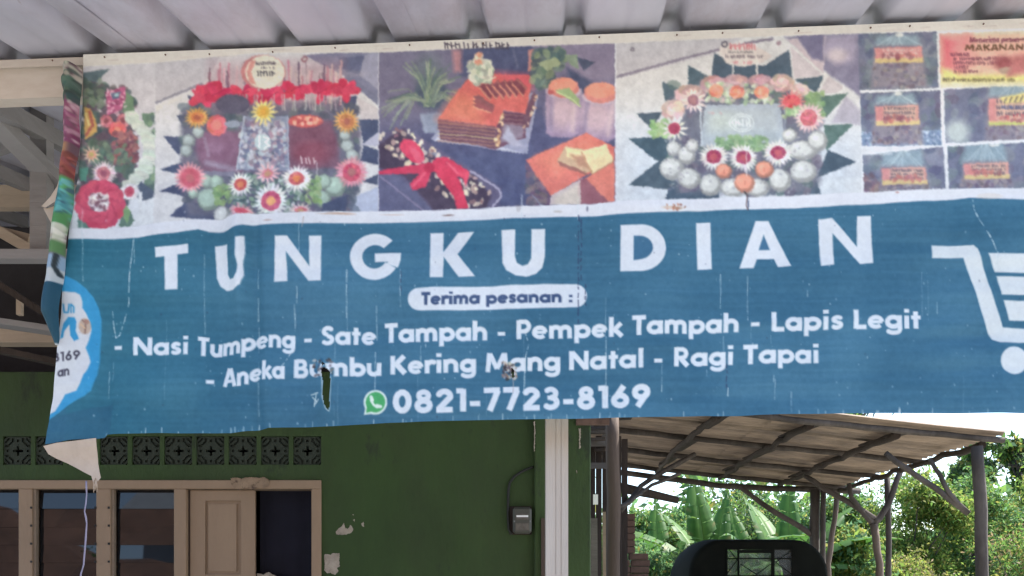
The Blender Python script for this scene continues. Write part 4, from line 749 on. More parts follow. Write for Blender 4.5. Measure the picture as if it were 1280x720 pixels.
names = {0: ('hem', 'worn cream hem nailed to the fascia'), 1: ('white_band', 'white dividing band under the pictures'), 2: ('blue_field', 'blue field with the white lettering and trolley sign'),
 10: ('printed_photo', 'picture of a flower wreath with a big red bloom'), 11: ('printed_photo', 'picture of a parcel ringed by red flowers and white daisies'), 12: ('printed_photo', 'picture of layered cake and chocolate slab with red ribbon'),
 13: ('printed_photo', 'picture of a tray ringed by radishes and pointed leaves'), 14: ('printed_photo', 'packet picture with a red label at the top'), 15: ('printed_photo', 'packet picture on blue speckled cloth'), 16: ('printed_photo', 'small packet picture at the bottom of the left column'),
 17: ('printed_leaflet', 'red and yellow leaflet picture'), 18: ('printed_photo', 'packet picture beside a white bowl'), 19: ('printed_photo', 'small packet picture at the bottom by the edge')}
P3 = pos.reshape(-1, 3); C3 = colr.reshape(-1, 3)
from_n = np.zeros(len(P3), np.float32)
for r, (nm, lab) in names.items():
    fs = F[(reg == r) & ~hole]
    if not len(fs): continue
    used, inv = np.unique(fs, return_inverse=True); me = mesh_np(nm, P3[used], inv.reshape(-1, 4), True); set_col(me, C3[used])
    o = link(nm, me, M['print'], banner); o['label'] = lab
# turned-over end of the cloth: a roll that stands proud of the plane
y = np.linspace(91, 432, 290); t = np.linspace(0, 1, 34); Yg, Tg = np.meshgrid(y, t, indexing='ij')
lx = np.interp(Yg, [91, 110, 141, 194, 235, 291, 324, 340, 364, 395, 412, 432], [84, 81, 84, 81, 77, 67.5, 65.5, 62, 58.5, 56, 62, 70.5]); rx = np.interp(Yg, [91, 137, 220, 291, 328, 348, 393, 425, 432], [104.5, 103.6, 98.2, 88.8, 84.6, 81.4, 77.6, 73, 72])
lx = lx + .9*np.sin(Yg/3.1)*(Yg < 135) + .5*np.sin(Yg/9.)
Xg = lx + (rx-lx)*Tg; W = (rx-lx)/FPX*3.42
dd = -np.sin(np.clip(Tg, 0, 1)*math.pi*.9+.05)*W*1.25 - .006
dd = dd + .010*np.sin(Yg/13.)*Tg
ps = bpt(Xg + 1.6*Tg, Yg, dd); cc = sample(ROLLCV, lx+(rx-2.4-lx)*Tg, Yg); cc = np.maximum(cc, .012)
ii = np.arange(Xg.size).reshape(Xg.shape); f = np.stack([ii[:-1, :-1], ii[1:, :-1], ii[1:, 1:], ii[:-1, 1:]], -1).reshape(-1, 4)
me = mesh_np('rolled_edge', ps.reshape(-1, 3), f, True); set_col(me, cc.reshape(-1, 3)); o = link('rolled_edge', me, M['print'], banner); o['label'] = 'curled end showing scraps of the flower print'
def sheet(name, outline, m, d0, curl, label=None):
    """a small flap of cloth, triangulated inside an outline and gently curled"""
    xs = [p[0] for p in outline]; ys = [p[1] for p in outline]; bm = bmesh.new(); vs_ = [bm.verts.new((p[0], p[1], 0)) for p in outline]; bm.faces.new(vs_)
    bmesh.ops.triangulate(bm, faces=bm.faces[:]); bmesh.ops.subdivide_edges(bm, edges=bm.edges[:], cuts=4, use_grid_fill=True)
    for v in bm.verts:
        x, yv = v.co.x, v.co.y; v.co = bpt(x, yv, d0 + curl(x, yv))
    for f_ in bm.faces: f_.smooth = True
    me = bpy.data.meshes.new(name); bm.to_mesh(me); bm.free(); o = link(name, me, m, banner)
    if label: o['label'] = label
    return o
sheet('torn_flap', [(84.5, 152), (82, 172), (78.5, 192), (76, 212), (70, 232), (62, 244), (50.6, 257), (55, 258.5), (72.5, 250), (75, 262), (82, 235), (86, 190)], M['back'], .004, lambda x, y: -.004*math.sin(x/4+y/9), 'pale torn flap behind the curled end')
sheet('torn_flap', [(50.8, 257.5), (56, 258), (72.5, 250.5), (76, 256), (73, 290), (68, 292), (60, 275)], M['back'], .022, lambda x, y: .004*math.sin(x/5), 'shaded lower half of the torn flap')
sheet('hanging_corner', [(57.2, 558.5), (75, 555), (100, 552.5), (124.3, 549), (124.8, 565), (125, 580), (127, 590), (129.5, 598), (126, 603), (123.5, 598), (120.5, 604), (118, 596), (108, 591), (98, 585.5), (87, 580), (74, 574.5), (63, 568.5)], M['back'], -.014, lambda x, y: -.012*math.sin((x-57)/70*2.6)+.006*math.sin(y/9), 'cream reverse side hanging below the logo')
def tuft():
    b = MB()
    for k in range(7):
        p = bpt(122+random.uniform(-3, 3), 597, -.02); qd = bpt(121+random.uniform(-4, 4), random.uniform(604, 618), -.02+random.uniform(-.006, .006)); b.pole([p, p.lerp(qd, .5)+Vector((random.uniform(-.004, .004), 0, 0)), qd], .0012, 4)
    b.build('frayed_thread', M['back'], banner)
tuft()
st = MB(); st.pole([bpt(111, 602, -.02), bpt(112, 618, -.02), bpt(109.5, 640, -.021), bpt(111, 655, -.02), bpt(109.5, 690, -.02), bpt(107.5, 706, -.02), bpt(104, 718, -.022), bpt(107, 760, -.02), bpt(103, 830, -.02)], .0028, 6, wob=.0014, r2=.0026, knots=.3)
tag(st.build('plastic_string', M['string']), 'thin pale lilac string hanging from the cream corner of the banner', 'string')

# ------------------------------------------------------------------ porch: fascia beam, post, roof sheets
porch = empty('porch', (0, 3.4, 0), 'open porch with zinc sheet roof, cream fascia beam and a single pale post', 'porch')
TA = math.tan(R(12))
def beam_y(X): return BA + BB*X
zt0 = bpt(0, 71).z; zt1 = bpt(1280, 22).z                      # beam top, nearly level
def beam_z(X): return zt0 + (X+1.82)/(3.52)*(zt1-zt0)
ang = math.atan(BB)
def along(X, off=0, z=0): return Vector((X, beam_y(X)+off, z))
b = MB(); n = 24
xs = np.linspace(-3.6, 3.2, 35)
def beamband(b, off0, off1, dz0, dz1):
    rings = []
    for Xv in xs:
        z = beam_z(Xv); rings.append([b.bm.verts.new(p) for p in ((Xv, beam_y(Xv)+off0, z+dz0+random.uniform(-.0015, .0015)), (Xv, beam_y(Xv)+off1, z+dz0), (Xv, beam_y(Xv)+off1, z+dz1), (Xv, beam_y(Xv)+off0, z+dz1+random.uniform(-.002, .002)))])
    for i in range(len(xs)-1):
        for k in range(4): b.bm.faces.new((rings[i][k], rings[i+1][k], rings[i+1][(k+1) % 4], rings[i][(k+1) % 4]))
    b.bm.faces.new(rings[0]); b.bm.faces.new(rings[-1][::-1])
beamband(b, .035, .095, -.132, -.006); b.build('fascia_beam', M['fascia'], porch)
b = MB(); beamband(b, .10, .13, -.10, .040); b.build('rib_shade_batten', M['darkwood'], porch)  # dark strip added behind the beam so the rib hollows read as shaded
b = MB(); b.pole([(0, 0, 0), (0, -.003, 0)], .0028, 8); nb = b.build('nail', M['soil'], banner); nm_ = nb.data; bpy.data.objects.remove(nb)
for xk in (66, 131, 207, 262, 341, 419, 512, 604, 668, 749, 846, 903, 998, 1088, 1137, 1229, 1310):
    o = bpy.data.objects.new('nail', nm_); col.objects.link(o); o.parent = banner; yk = float(interp(HEM_TOP, xk)) + 5 + random.uniform(-1, 1.5)
    o.location = bpt(xk, yk, -.001) - banner.location
# strip of hem that runs on to the left beyond the turned-over end
b = MB(); 
for k in range(10):
    x0, x1 = -40+k*14.6, -40+(k+1)*14.6
    b.prism([bpt(x0, 72.6-(x0)*.036, .012), bpt(x1, 72.6-(x1)*.036, .012), bpt(x1, 82.6-x1*.034, .010), bpt(x0, 82.6-x0*.034, .010)], (0, .004, 0))
b.build('hem', M['fascia'], banner, label='bare strip of hem running on past the curled end')
def col_post(px0, px1, Y, ztop, name, m, parent):
    b = MB(); x0, x1 = (px0-640)/FPX*Y, (px1-640)/FPX*Y; g = .0035; w_ = x1-x0
    # ribbed front: three flats with shallow grooves between them
    e = [x0, x0+w_*.42, x0+w_*.42+g, x0+w_*.66, x0+w_*.66+g, x1]
    b.box(x0, x1, Y+.0022, Y+w_, .12, ztop)
    b.box(e[0], e[1], Y, Y+.0022, .12, ztop); b.box(e[2], e[3], Y, Y+.0022, .12, ztop); b.box(e[4], e[5], Y, Y+.0022, .12, ztop)
    return b.build(name, m, parent)
col_post(682.3, 710.3, 3.46, beam_z(.1)-.14, 'post', M['creamp'], porch)
# trapezoid sheets, each 0.95 m wide with three ribs
PITCH = .335
def sheet_mesh():
    pts = []; x = 0
    for k in range(3):
        x0 = k*PITCH; pts += [(x0, 0), (x0+PITCH-.105, 0), (x0+PITCH-.088, .048), (x0+PITCH-.036, .051), (x0+PITCH-.018, 0)]
    pts += [(3*PITCH+.07, 0)]
    # a small pan rib for stiffness
    out = []
    for i, p in enumerate(pts):
        out.append(p)
        if i < len(pts)-1 and p[1] == 0 and pts[i+1][1] == 0 and pts[i+1][0]-p[0] > .15:
            m_ = (p[0]+pts[i+1][0])/2; out += [(m_-.012, 0), (m_, .004), (m_+.012, 0)]
    return out
prof = sheet_mesh(); LEN = 4.1; segs = 40; vv = []; ff = []
for j in range(segs+1):
    s_ = j/segs*LEN
    for k, (x, z) in enumerate(prof): vv.append((x, s_, z + s_*TA + .0022*math.sin(s_*3.1+x*5) + .002*math.sin(x*17+s_*7)))
K = len(prof)
for j in range(segs):
    for k in range(K-1): a = j*K+k; ff.append((a, a+1, a+K+1, a+K))
sm = mesh_np('roof_sheet', vv, ff); first = None
EAVE = -.488
for k in range(-4, 4):
    X0 = -1.16 + .061 - PITCH + k*3*PITCH           # rib positions follow the photograph
    Yc = beam_y(X0+.5) + EAVE + random.uniform(-.006, .006); Zc = beam_z(X0+.5) + EAVE*TA + .004 + (k+5)*.0022
    o = bpy.data.objects.new('roof_sheet', sm); col.objects.link(o)
    if not sm.materials: sm.materials.append(M['zinc'])
    o.parent = porch; o.location = Vector((X0, Yc, Zc)) - porch.location; o.rotation_euler = (0, -math.atan((zt1-zt0)/3.52), math.atan(BB))
M['ttan'] = mat('truss_tan', (.44, .34, .25), .85, .2, 4, .5, 30, stretch=(.3, 1, 2))
# purlin and rafters seen at the open left end, posts and ties of the truss
def strut(name, a, bq, w_, h_, m, parent=porch, **k): b = MB(); b.bar(a, bq, w_, h_, **k); return b.build(name, m, parent)
strut('rafter', at(-60, 96, 3.75), at(112, 270, 4.5), .09, .05, M['truss'])
strut('rafter', at(-30, 60, 3.65), at(150, 118, 4.6), .05, .05, M['truss'])
strut('rafter', at(-60, 205, 4.6), at(110, 150, 4.6), .04, .05, M['truss'])
b = MB(); b.box(at(37, 0, 4.2).x, at(58, 0, 4.2).x, 4.2, 4.27, at(0, 312, 4.2).z, at(0, 128, 4.2).z); b.build('truss_post', M['truss'], porch)
b = MB(); b.box(-3.4, at(150, 0, 4.15).x, 4.15, 4.22, at(0, 323, 4.15).z, at(0, 311, 4.15).z); b.build('tie_beam', M['truss'], porch)
b = MB(); b.box(-4, at(150, 0, 5.3).x, 5.3, 5.36, at(0, 259, 5.3).z, at(0, 231, 5.3).z); b.build('tie_beam', M['ttan'], porch)
b = MB(); b.box(-4, at(150, 0, 5.3).x, 5.3, 5.36, at(0, 196, 5.3).z, at(0, 186, 5.3).z); b.build('tie_beam', M['ttan'], porch)
strut('brace', at(-60, 255, 4.9), at(48, 318, 4.9), .05, .05, M['ttan'])
strut('brace', at(-60, 275, 4.95), at(38, 300, 4.95), .04, .05, M['ttan'])
strut('brace', at(-40, 330, 4.8), at(100, 420, 4.8), .14, .03, M['darkwood'])
strut('brace', at(-40, 398, 5.0), at(110, 420, 5.0), .12, .03, M['truss'])
strut('brace', at(-60, 425, 5.1), at(110, 462, 5.1), .09, .03, M['darkwood'])
b = MB(); b.box(at(20, 0, 4.9).x, at(26, 0, 4.9).x, 4.9, 4.93, at(0, 393, 4.9).z, at(0, 370, 4.9).z); b.build('wood_block', M['ttan'], porch)
b = MB(); b.box(-4, .3, 5.4, 5.5, at(0, 428, 5.4).z, at(0, 410, 5.4).z); b.build('wall_plate', M['ttan'], porch)
for k in range(9):
    X0 = -3.3 + k*.62
    strut('rafter', (X0, 3.5, beam_z(X0)-.06+.1*TA), (X0, 6.5, beam_z(X0)-.06+3.1*TA), .05, .07, M['truss'])

# ------------------------------------------------------------------ the green house
WY = 5.6; S = WY/FPX
def wx(p): return (p-640)*S
def wz(p): return CH + (HOR-p)*S
house = empty('green_house', (-1.5, WY, 0), 'dark green rendered house wall with vent blocks and louvre windows behind the banner', 'house')
WR = 668; wl = -500
b = MB(); T_ = .14
b.box(wx(wl), wx(WR), WY, WY+T_, wz(545.3), wz(465)); b.box(wx(wl), wx(-114), WY, WY+T_, wz(581), wz(545.3)); b.box(wx(401.5), wx(WR), WY, WY+T_, wz(581), wz(545.3))
b.box(wx(wl), wx(WR), WY, WY+T_, wz(600.5), wz(581)); b.box(wx(wl), wx(-190), WY, WY+T_, wz(880), wz(600.5)); b.box(wx(402), wx(WR), WY, WY+T_, wz(880), wz(600.5)); b.box(wx(wl), wx(WR), WY, WY+T_, .12, wz(880))
b.build('wall', M['green'], house)
b = MB(); b.box(wx(WR)+.0, wx(737.5), WY-.055, WY+T_, .12, wz(465), .006); b.build('pilaster', M['green'], house)
b = MB(); b.box(wx(737.5)-.14, wx(737.5)-.002, WY+T_, 8.4, .12, wz(465)); b.build('side_wall', M['green'], house)
b = MB(); b.box(-5.6, .3, 8.2, 8.3, .12, 4.3); b.build('back_wall', M['dark'], house)
b = MB(); b.box(-5.7, -5.6, 5.6, 8.3, .12, 4.3); b.build('side_wall', M['dark'], house)
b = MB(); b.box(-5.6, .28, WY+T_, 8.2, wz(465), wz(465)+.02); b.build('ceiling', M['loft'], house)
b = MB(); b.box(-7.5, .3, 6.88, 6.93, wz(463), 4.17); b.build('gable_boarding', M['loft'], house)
# painted-over wooden strip of the pilaster's foot
b = MB(); b.box(wx(676), wx(681), WY-.075, WY-.0555, .12, wz(649)); b.build('wood_strip', M['wood'], house)
# vent blocks
def vent():
    N = 22; bm = bmesh.new(); sx, sz = 35*S, 35*S; sol = np.zeros((N, N), bool)
    for j in range(N):
        for i in range(N):
            u = (i+.5)/N*2-1; v = (j+.5)/N*2-1; au, av = abs(u), abs(v); dark = False
            r = math.hypot(au-1, av-1); rc = math.hypot(u, v)
            if (au < .10 and av < .48) or (av < .10 and au < .48) or au+av < .26: dark = True     # four-pointed star
            if .60 < r < .76 and max(au, av) < .90 and min(au, av) > .12: dark = True          # petals round each corner
            if .28 < r < .44 and au < .88 and av < .88: dark = True
            if (au > .38 and au < .78 and av < .11) or (av > .38 and av < .78 and au < .11): dark = rc > .62
            if r < .17: dark = True
            sol[j, i] = not dark
    def V_(i, j, y): return (i/N*sx, y, j/N*sz)
    vs_ = {}
    def g(i, j, k):
        if (i, j, k) not in vs_: vs_[(i, j, k)] = bm.verts.new(V_(i, j, k*.06))
        return vs_[(i, j, k)]
    for j in range(N):
        for i in range(N):
            if not sol[j, i]: continue
            bm.faces.new((g(i, j, 0), g(i+1, j, 0), g(i+1, j+1, 0), g(i, j+1, 0)))
            for (di, dj, e) in ((-1, 0, ((i, j), (i, j+1))), (1, 0, ((i+1, j+1), (i+1, j))), (0, -1, ((i+1, j), (i, j))), (0, 1, ((i, j+1), (i+1, j+1)))):
                a, c = i+di, j+dj
                if 0 <= a < N and 0 <= c < N and not sol[c, a]:
                    try: bm.faces.new((g(*e[0], 0), g(*e[1], 0), g(*e[1], 1), g(*e[0], 1)))
                    except ValueError: pass
    for j in range(N):
        for i in range(N):
            u = (i+.5)/N*2-1; v = (j+.5)/N*2-1
            if sol[j, i] or abs(u)+abs(v) < .3: continue
            q4 = [bm.verts.new((a/N*sx, .015, c/N*sz)) for a, c in ((i, j), (i+1, j), (i+1, j+1), (i, j+1))]; bm.faces.new(q4)
    me = bpy.data.meshes.new('vent_block'); bm.to_mesh(me); bm.free(); me.materials.append(M['vent']); return me
vm_ = vent()
for k in range(13):
    x0 = 366.3-k*40.3
    o = bpy.data.objects.new('vent_block', vm_); col.objects.link(o); o.parent = house; o.location = Vector((wx(x0), WY+.012, wz(580.8))) - house.location
    b = MB(); b.box(wx(x0-5.3) if k < 12 else wx(-114), wx(x0), WY, WY+T_, wz(581), wz(545.3)); b.build('mortar_pier', M['green'], house)
# window: rail, stiles, louvre panes, shutter
win = empty('window', (0, 0, 0)); win.parent = house; win.location = Vector((wx(200), WY, wz(600))) - house.location
def wbox(nm, a, c, d, e, y0, y1, m, parent=win, bev=.003): b = MB(); b.box(wx(a), wx(c), y0, y1, wz(e), wz(d), bev); return b.build(nm, m, parent)
wbox('frame_rail', -190, 402, 600.5, 611.5, WY-.02, WY+.10, M['cream']); wbox('frame_rail', -190, 402, 868, 880, WY-.02, WY+.10, M['cream'])
for a, c in ((390, 402), (218.6, 233.5), (121.8, 139.5), (25, 42), (-70, -54), (-190, -178)): wbox('stile', a, c, 611.5, 868, WY-.018, WY+.09, M['cream'])
for a, c in ((139.5, 142.6), (42, 45.4)): wbox('louvre_channel', a, c, 611.5, 868, WY-.004, WY+.03, M['tanwood'], bev=.001)
slat = None; seed = random.Random(3)
for (a, c) in ((143, 218.4), (45.8, 121.4), (-53.5, 24.6), (-178, -70)):
    y_ = 611.5; k = 0; hgt = [22.3]*12
    while y_ < 860:
        b = MB(); w_ = wx(c)-wx(a); hh = 23.6*S; tilt = math.radians(seed.choice([1.2, 4.6, 2.0, 5.6, 1.6, 3.0])); dy = math.sin(tilt)*hh; dz = math.cos(tilt)*hh
        x0, x1 = wx(a), wx(c); zt = wz(y_+1)
        if k == 0: zt = wz(y_+.2)
        A0 = Vector((x0, WY+.045, zt)); A1 = Vector((x1, WY+.045, zt)); B1 = Vector((x1, WY+.045-dy, zt-dz)); B0 = Vector((x0, WY+.045-dy, zt-dz))
        b.prism([A0, A1, B1, B0], (0, .005, .001)); b.build('glass_slat', M['glass'], win); y_ += 22.4; k += 1
for a in (41.2, 121.0, 137.8):
    for k in range(5):
        z = wz(635+k*22.4); X_ = wx(a); b = MB(); b.box(X_-.004, X_+.006, WY-.026, WY-.0185, z-.006, z+.006); b.build('slat_clip', M['rubber'], win)
b = MB(); x0, x1 = 236.5, 317.5                           # shutter leaf
def sb(a, c, d, e, y0, y1): b.box(wx(a), wx(c), y0, y1, wz(e), wz(d))
sb(x0, 255, 612.5, 866, WY+.020, WY+.045); sb(300, x1, 612.5, 866, WY+.020, WY+.045); sb(255, 300, 612.5, 625.5, WY+.020, WY+.045); sb(255, 300, 718, 732, WY+.020, WY+.045); sb(255, 300, 850, 866, WY+.020, WY+.045)
b.build('shutter', M['cream'], win)
b = MB(); sb(255.1, 299.9, 625.6, 717.9, WY+.036, WY+.042); sb(255.1, 299.9, 732.1, 849.9, WY+.036, WY+.042); sb(258.5, 294, 629.5, 714, WY+.026, WY+.0355); b.build('shutter_panel', M['cream'], win)
b = MB(); sb(233.6, 236.4, 611.6, 867, WY+.03, WY+.04); b.build('shutter_edge', M['wood'], win)
shade_sheet = MB(); cb = shade_sheet.bm; n_ = 30; top_ = [cb.verts.new((wx(318+72*i/n_), WY+.125+.003*math.sin(i*.6), wz(611))) for i in range(n_+1)]; bot_ = [cb.verts.new((wx(318+72*i/n_), WY+.125+.004*math.sin(i*.6+.4), wz(868))) for i in range(n_+1)]
for i in range(n_): cb.faces.new((top_[i], top_[i+1], bot_[i+1], bot_[i]))
shade_sheet.build('opening_shade', M['opening_shade'], win)  # dark sheet added to give the open window its shade
# blind dark room behind the open light, its ragged lower cloth
def jag(pts):
    out = []
    for i in range(len(pts)):
        (x1, y1), (x2, y2) = pts[i], pts[(i+1) % len(pts)]; n = max(1, int(math.hypot(x2-x1, y2-y1)/1.1))
        for k in range(n): t = k/n; out.append((x1+(x2-x1)*t+random.uniform(-.45, .45), y1+(y2-y1)*t+random.uniform(-.45, .45)))
    return out
def ragged(nm, pts, d, m, parent, y): b = MB(); pts = jag(pts); b.prism([Vector((wx(p[0]), y, wz(p[1]))) for p in pts], (0, d, 0)); return b.build(nm, m, parent)
ragged('ledge_cloth', [(318, 716), (326, 718), (332, 714.5), (340, 719), (346, 722), (372, 724), (390, 723), (390, 760), (318, 760)], .01, M['plaster'], win, WY+.06)
ragged('peeling_patch', [(290, 598.4), (297, 597.4), (303, 599), (309, 597.6), (318, 597.2), (325, 598), (331, 597.2), (336, 599), (338.5, 604), (336, 609), (330, 611), (324, 609.4), (317, 612.5), (309, 610.6), (302, 612.5), (295, 611.6), (291, 606)], .006, M['chipped'], house, WY-.027)
ragged('bare_plaster_patch', [(405.5, 693), (410, 692.6), (413, 694), (416, 691.4), (424.5, 691.8), (424, 700), (424.8, 708), (421, 710), (423, 714), (418.5, 718.5), (413, 716), (409, 716.6), (405.3, 713), (406, 705)], .004, M['plaster'], house, WY-.0035)
ragged('bare_plaster_patch', [(420, 664), (424, 660), (427.5, 658), (430, 653.5), (431.5, 660), (435, 661.5), (437, 658.5), (438.5, 656), (440, 658), (441.8, 662), (439, 666.5), (433, 668), (426, 668.5), (420.5, 668)], .004, M['plaster'], house, WY-.0035)
for p in ([(441.5, 650), (443, 649), (443.4, 652.5)], [(452, 655), (454.5, 652), (455, 658.5), (453, 657.5)], [(440.8, 643), (442, 643.2), (441.4, 644.2)]): ragged('bare_plaster_patch', p, .004, M['plaster'], house, WY-.0035)
ragged('bare_plaster_patch', [(666.8, 530), (668.4, 528), (668.8, 545), (668, 566), (667, 566), (667.6, 548)], .004, M['plaster'], house, WY-.0605)
ragged('bare_plaster_patch', [(722.5, 538), (725, 537), (725, 548), (724.2, 554), (725.4, 562), (722.5, 563), (723.2, 550)], .004, M['plaster'], house, WY-.0590)
ragged('bare_plaster_patch', [(719, 590), (720.5, 589), (720.4, 594)], .004, M['plaster'], house, WY-.0590)
# rust-brown run where the porch roof meets the pilaster
b = MB(); b.box(wx(719), wx(760), WY-.09, WY-.0605, wz(534), wz(522)); b.build('roof_flashing', M['oldbrick'], house)
# electricity meter
mt = empty('electric_meter', (wx(651), WY, wz(650)), 'small grey box meter with a looped black cable on the green wall beside the post', 'meter')
def mbx(nm, a, c, d, e, y0, y1, m, bev=.004): b = MB(); b.box(wx(a), wx(c), y0, y1, wz(e), wz(d), bev); return b.build(nm, m, mt)
mbx('backboard', 636.5, 664.5, 633, 668.5, WY-.010, WY-.0005, M['darkwood']); mbx('case', 641, 664.2, 635.5, 667.5, WY-.085, WY-.0105, M['meter'], .012)
mbx('display', 645.5, 660, 643.5, 651, WY-.088, WY-.0855, M['meterface'], .001); mbx('label_plate', 644.5, 661, 655, 663.5, WY-.088, WY-.0855, M['meterface'], .001)
mbx('seal', 661.5, 663.2, 652, 654, WY-.0885, WY-.0855, M['chrome'], .0005); mbx('seal', 642, 643.6, 652, 654, WY-.0885, WY-.0855, M['chrome'], .0005)
b = MB(); b.box(wx(645.5), wx(660), WY-.090, WY-.0885, wz(647.8), wz(645.6)); b.build('counter', M['paper'], mt)
b = MB(); b.pole([Vector((wx(p[0]), WY-.014, wz(p[1]))) for p in ((667, 584), (661, 586), (652, 590), (643, 596), (637, 604), (635.5, 614), (635, 640), (636, 662), (640, 668))], .0075, 8); b.build('cable', M['cable'], mt)

# ------------------------------------------------------------------ narrow yard between house and carport: boards, leaning planks
bd = empty('board_partition', (.75, 9.2, 0), 'dark upright board partition in the gap right of the green wall', 'partition')
for k in range(8):
    X_ = .62 + k*.062; b = MB(); b.box(X_, X_+.056, 9.2+random.uniform(0, .02), 9.24, 0, 3.05+random.uniform(-.05, .05)); b.build('board', M['darkwood'], bd)
for z in (3.05, 2.93, 2.72): 
    b = MB(); b.box(.5, .98, 9.05, 9.12, z, z+.05); b.build('rail', M['greywood'], bd)
def prop(nm, px0, px1, pyt, Y, m, lab, cat, lean=0):
    b = MB(); a = at((px0+px1)/2+lean, 900, Y); a.z = 0; b.bar(a, at((px0+px1)/2, pyt, Y), (px1-px0)*Y/FPX, .035, wob=.004, seg=6); return tag(b.build(nm, m), lab, cat)
prop('leaning_plank', 737.5, 746.5, 648, 6.6, M['greywood'], 'weathered grey plank standing against the corner of the green wall', 'plank')
prop('leaning_plank', 753.0, 757, 640, 7.4, M['tanwood'], 'narrow tan plank standing just left of the brown carport post', 'plank', 1)
b = MB(); b.box(at(741.5, 0, 7.2).x, at(747.5, 0, 7.2).x, 7.2, 7.215, at(0, 630.5, 7.2).z, at(0, 618, 7.2).z); o = b.build('paper_tag', M['paper']); tag(o, 'small white card hanging in the dark gap beside the green wall', 'card')
br = empty('brick_stack', (1.20, 10.2, 0), 'rough stack of brown bricks left of the banana plants', 'brick stack'); bmsh = None
for r_ in range(34):
    for c_ in range(2):
        if bmsh is None:
            b = MB(); b.box(-.1, .1, -.05, .05, -.033, .033, .006); bo = b.build('brick', M['oldbrick'], br); bmsh = bo.data
        else: bo = bpy.data.objects.new('brick', bmsh); col.objects.link(bo); bo.parent = br
        if r_*.07+.04 > 1.95: bo.location = (0.0+c_*.0, .0+c_*.12, r_*.07+.035)
        else: bo.location = (-.06+c_*.21 + random.uniform(-.02, .02), random.uniform(-.02, .02), r_*.07+.035)
        bo.rotation_euler[2] = random.uniform(-.12, .12)

# ------------------------------------------------------------------ carport
cp = empty('carport', (3, 10.8, 0), 'rough pole carport with tan corrugated roofing over the truck', 'carport')
def rz(X): return CH + 1.40 + .108*(4.52-X)
CX0, CX1, CY0, CY1 = .55, 4.45, 8.72, 13.0
# roofing in overlapping sheets, waves run across the carport
def wav():
    Lx, Ly = 2.04, 1.0; nx, ny = 4, 90; v = []; f = []
    for i in range(nx+1):
        for j in range(ny+1): v.append((i/nx*Lx, j/ny*Ly, .018*math.sin(j/ny*Ly/.13*6.283)+.004*math.sin(i*1.9)))
    for i in range(nx):
        for j in range(ny): a = i*(ny+1)+j; f.append((a, a+1, a+ny+2, a+ny+1))
    return mesh_np('roofing_sheet', v, f, True)
wm = wav(); wm.materials.append(M['cement_sheet'])
for i in range(2):
    for j in range(5):
        o = bpy.data.objects.new('roofing_sheet', wm); col.objects.link(o); o.parent = cp
        X_ = CX0 - .1 + i*2.03 + random.uniform(-.03, .03); Y_ = CY0-.03+j*.92+random.uniform(-.01, .01)
        if i == 1: X_ += -.02
        o.location = Vector((X_, Y_, rz(X_)+.030+(i+j % 2)*.010)) - cp.location; o.rotation_euler = (random.uniform(-.004, .004), math.atan(.108), random.uniform(-.012, .012))
def pole(nm, pts, r, r2=None, m='bark', parent=cp, **k): b = MB(); b.pole(pts, r, 10, wob=k.get('wob', .006), r2=r2, knots=k.get('knots', .06)); return b.build(nm, M[m], parent)
def foot(p, dx=0): return Vector((p.x+dx, p.y, 0))
for Y_ in (8.78, 10.3, 11.6, 12.85):                          # purlins across
    pole('purlin', [(CX0, Y_, rz(CX0)-.02), ((CX0+CX1)/2, Y_, rz((CX0+CX1)/2)-.035), (CX1+.05, Y_, rz(CX1)-.02)], .034, .028)
for X_ in (1.05, 1.9, 2.75, 3.55, 4.34):                        # rafters from front to back
    pole('rafter', [(X_, 8.85, rz(X_)-.06), (X_-.05, 10.8, rz(X_)-.075), (X_+.05, 12.95, rz(X_)-.06)], .032, .026, wob=.018, knots=.14, m='darkwood')
    for (ya, yb) in ((8.95, 9.75), (10.45, 11.3), (11.75, 12.4)):
        if X_ < 4.3: strut('rafter_shade_board', (X_+.09, ya, rz(X_+.09)-.012), (X_+.05+random.uniform(-.04, .04), yb, rz(X_+.07)-.012), .13, .018, M['darkwood'], cp, wob=.006, seg=4)  # dark boards added for the shadow patches along the rafters
P1 = at(1221, 558, 8.75); P1b = at(1228, 720, 8.75)
pole('post', [P1, P1.lerp(P1b, .5)+Vector((.01, 0, 0)), P1b, foot(P1b, .03)], .052, .062, wob=.004, knots=.03)
PL = at(765, 519, 8.6); pole('post', [PL, at(767, 620, 8.6), at(766, 720, 8.6), foot(PL)], .062, .07, wob=.003, m='wood', knots=.03)
pm = at(1109, 597, 11.6); pole('post', [pm, at(1111, 650, 11.6), at(1110, 720, 11.6), foot(at(1110, 720, 11.6))], .034, .04)
pk = at(1092, 655, 11.4); pole('post', [pk, at(1098, 690, 11.4), at(1100, 720, 11.4), foot(at(1100, 720, 11.4))], .045, .05, m='barklight', wob=.012, knots=.1)
pole('forked_branch', [at(1128, 583, 11.4), at(1120, 600, 11.4), at(1111, 630, 11.4), at(1100, 647, 11.4), pk], .032, .042, m='bark')
pole('forked_branch', [at(1061, 604, 11.4), at(1064, 622, 11.4), at(1080, 642, 11.4), pk], .028, .036, m='bark')
pole('brace', [at(1005, 594, 11.5), at(1030, 610, 11.5), at(1060, 627, 11.45), at(1093, 648, 11.4)], .03, .036)
pole('brace', [at(1107, 566, 8.9), at(1135, 588, 8.9), at(1170, 610, 8.85), at(1211, 642, 8.8)], .026, .03)
pole('brace', [at(1162, 573, 8.85), at(1176, 596, 8.85), at(1187, 618, 8.8), at(1209, 640, 8.8)], .02, .024)
for px_, Y_, r_ in ((1019, 12.6, .065), (1029.5, 12.5, .035)):
    a = at(px_, 612, Y_); pole('post', [a, at(px_-1, 680, Y_), foot(at(px_-2, 720, Y_))], r_, r_*1.1)
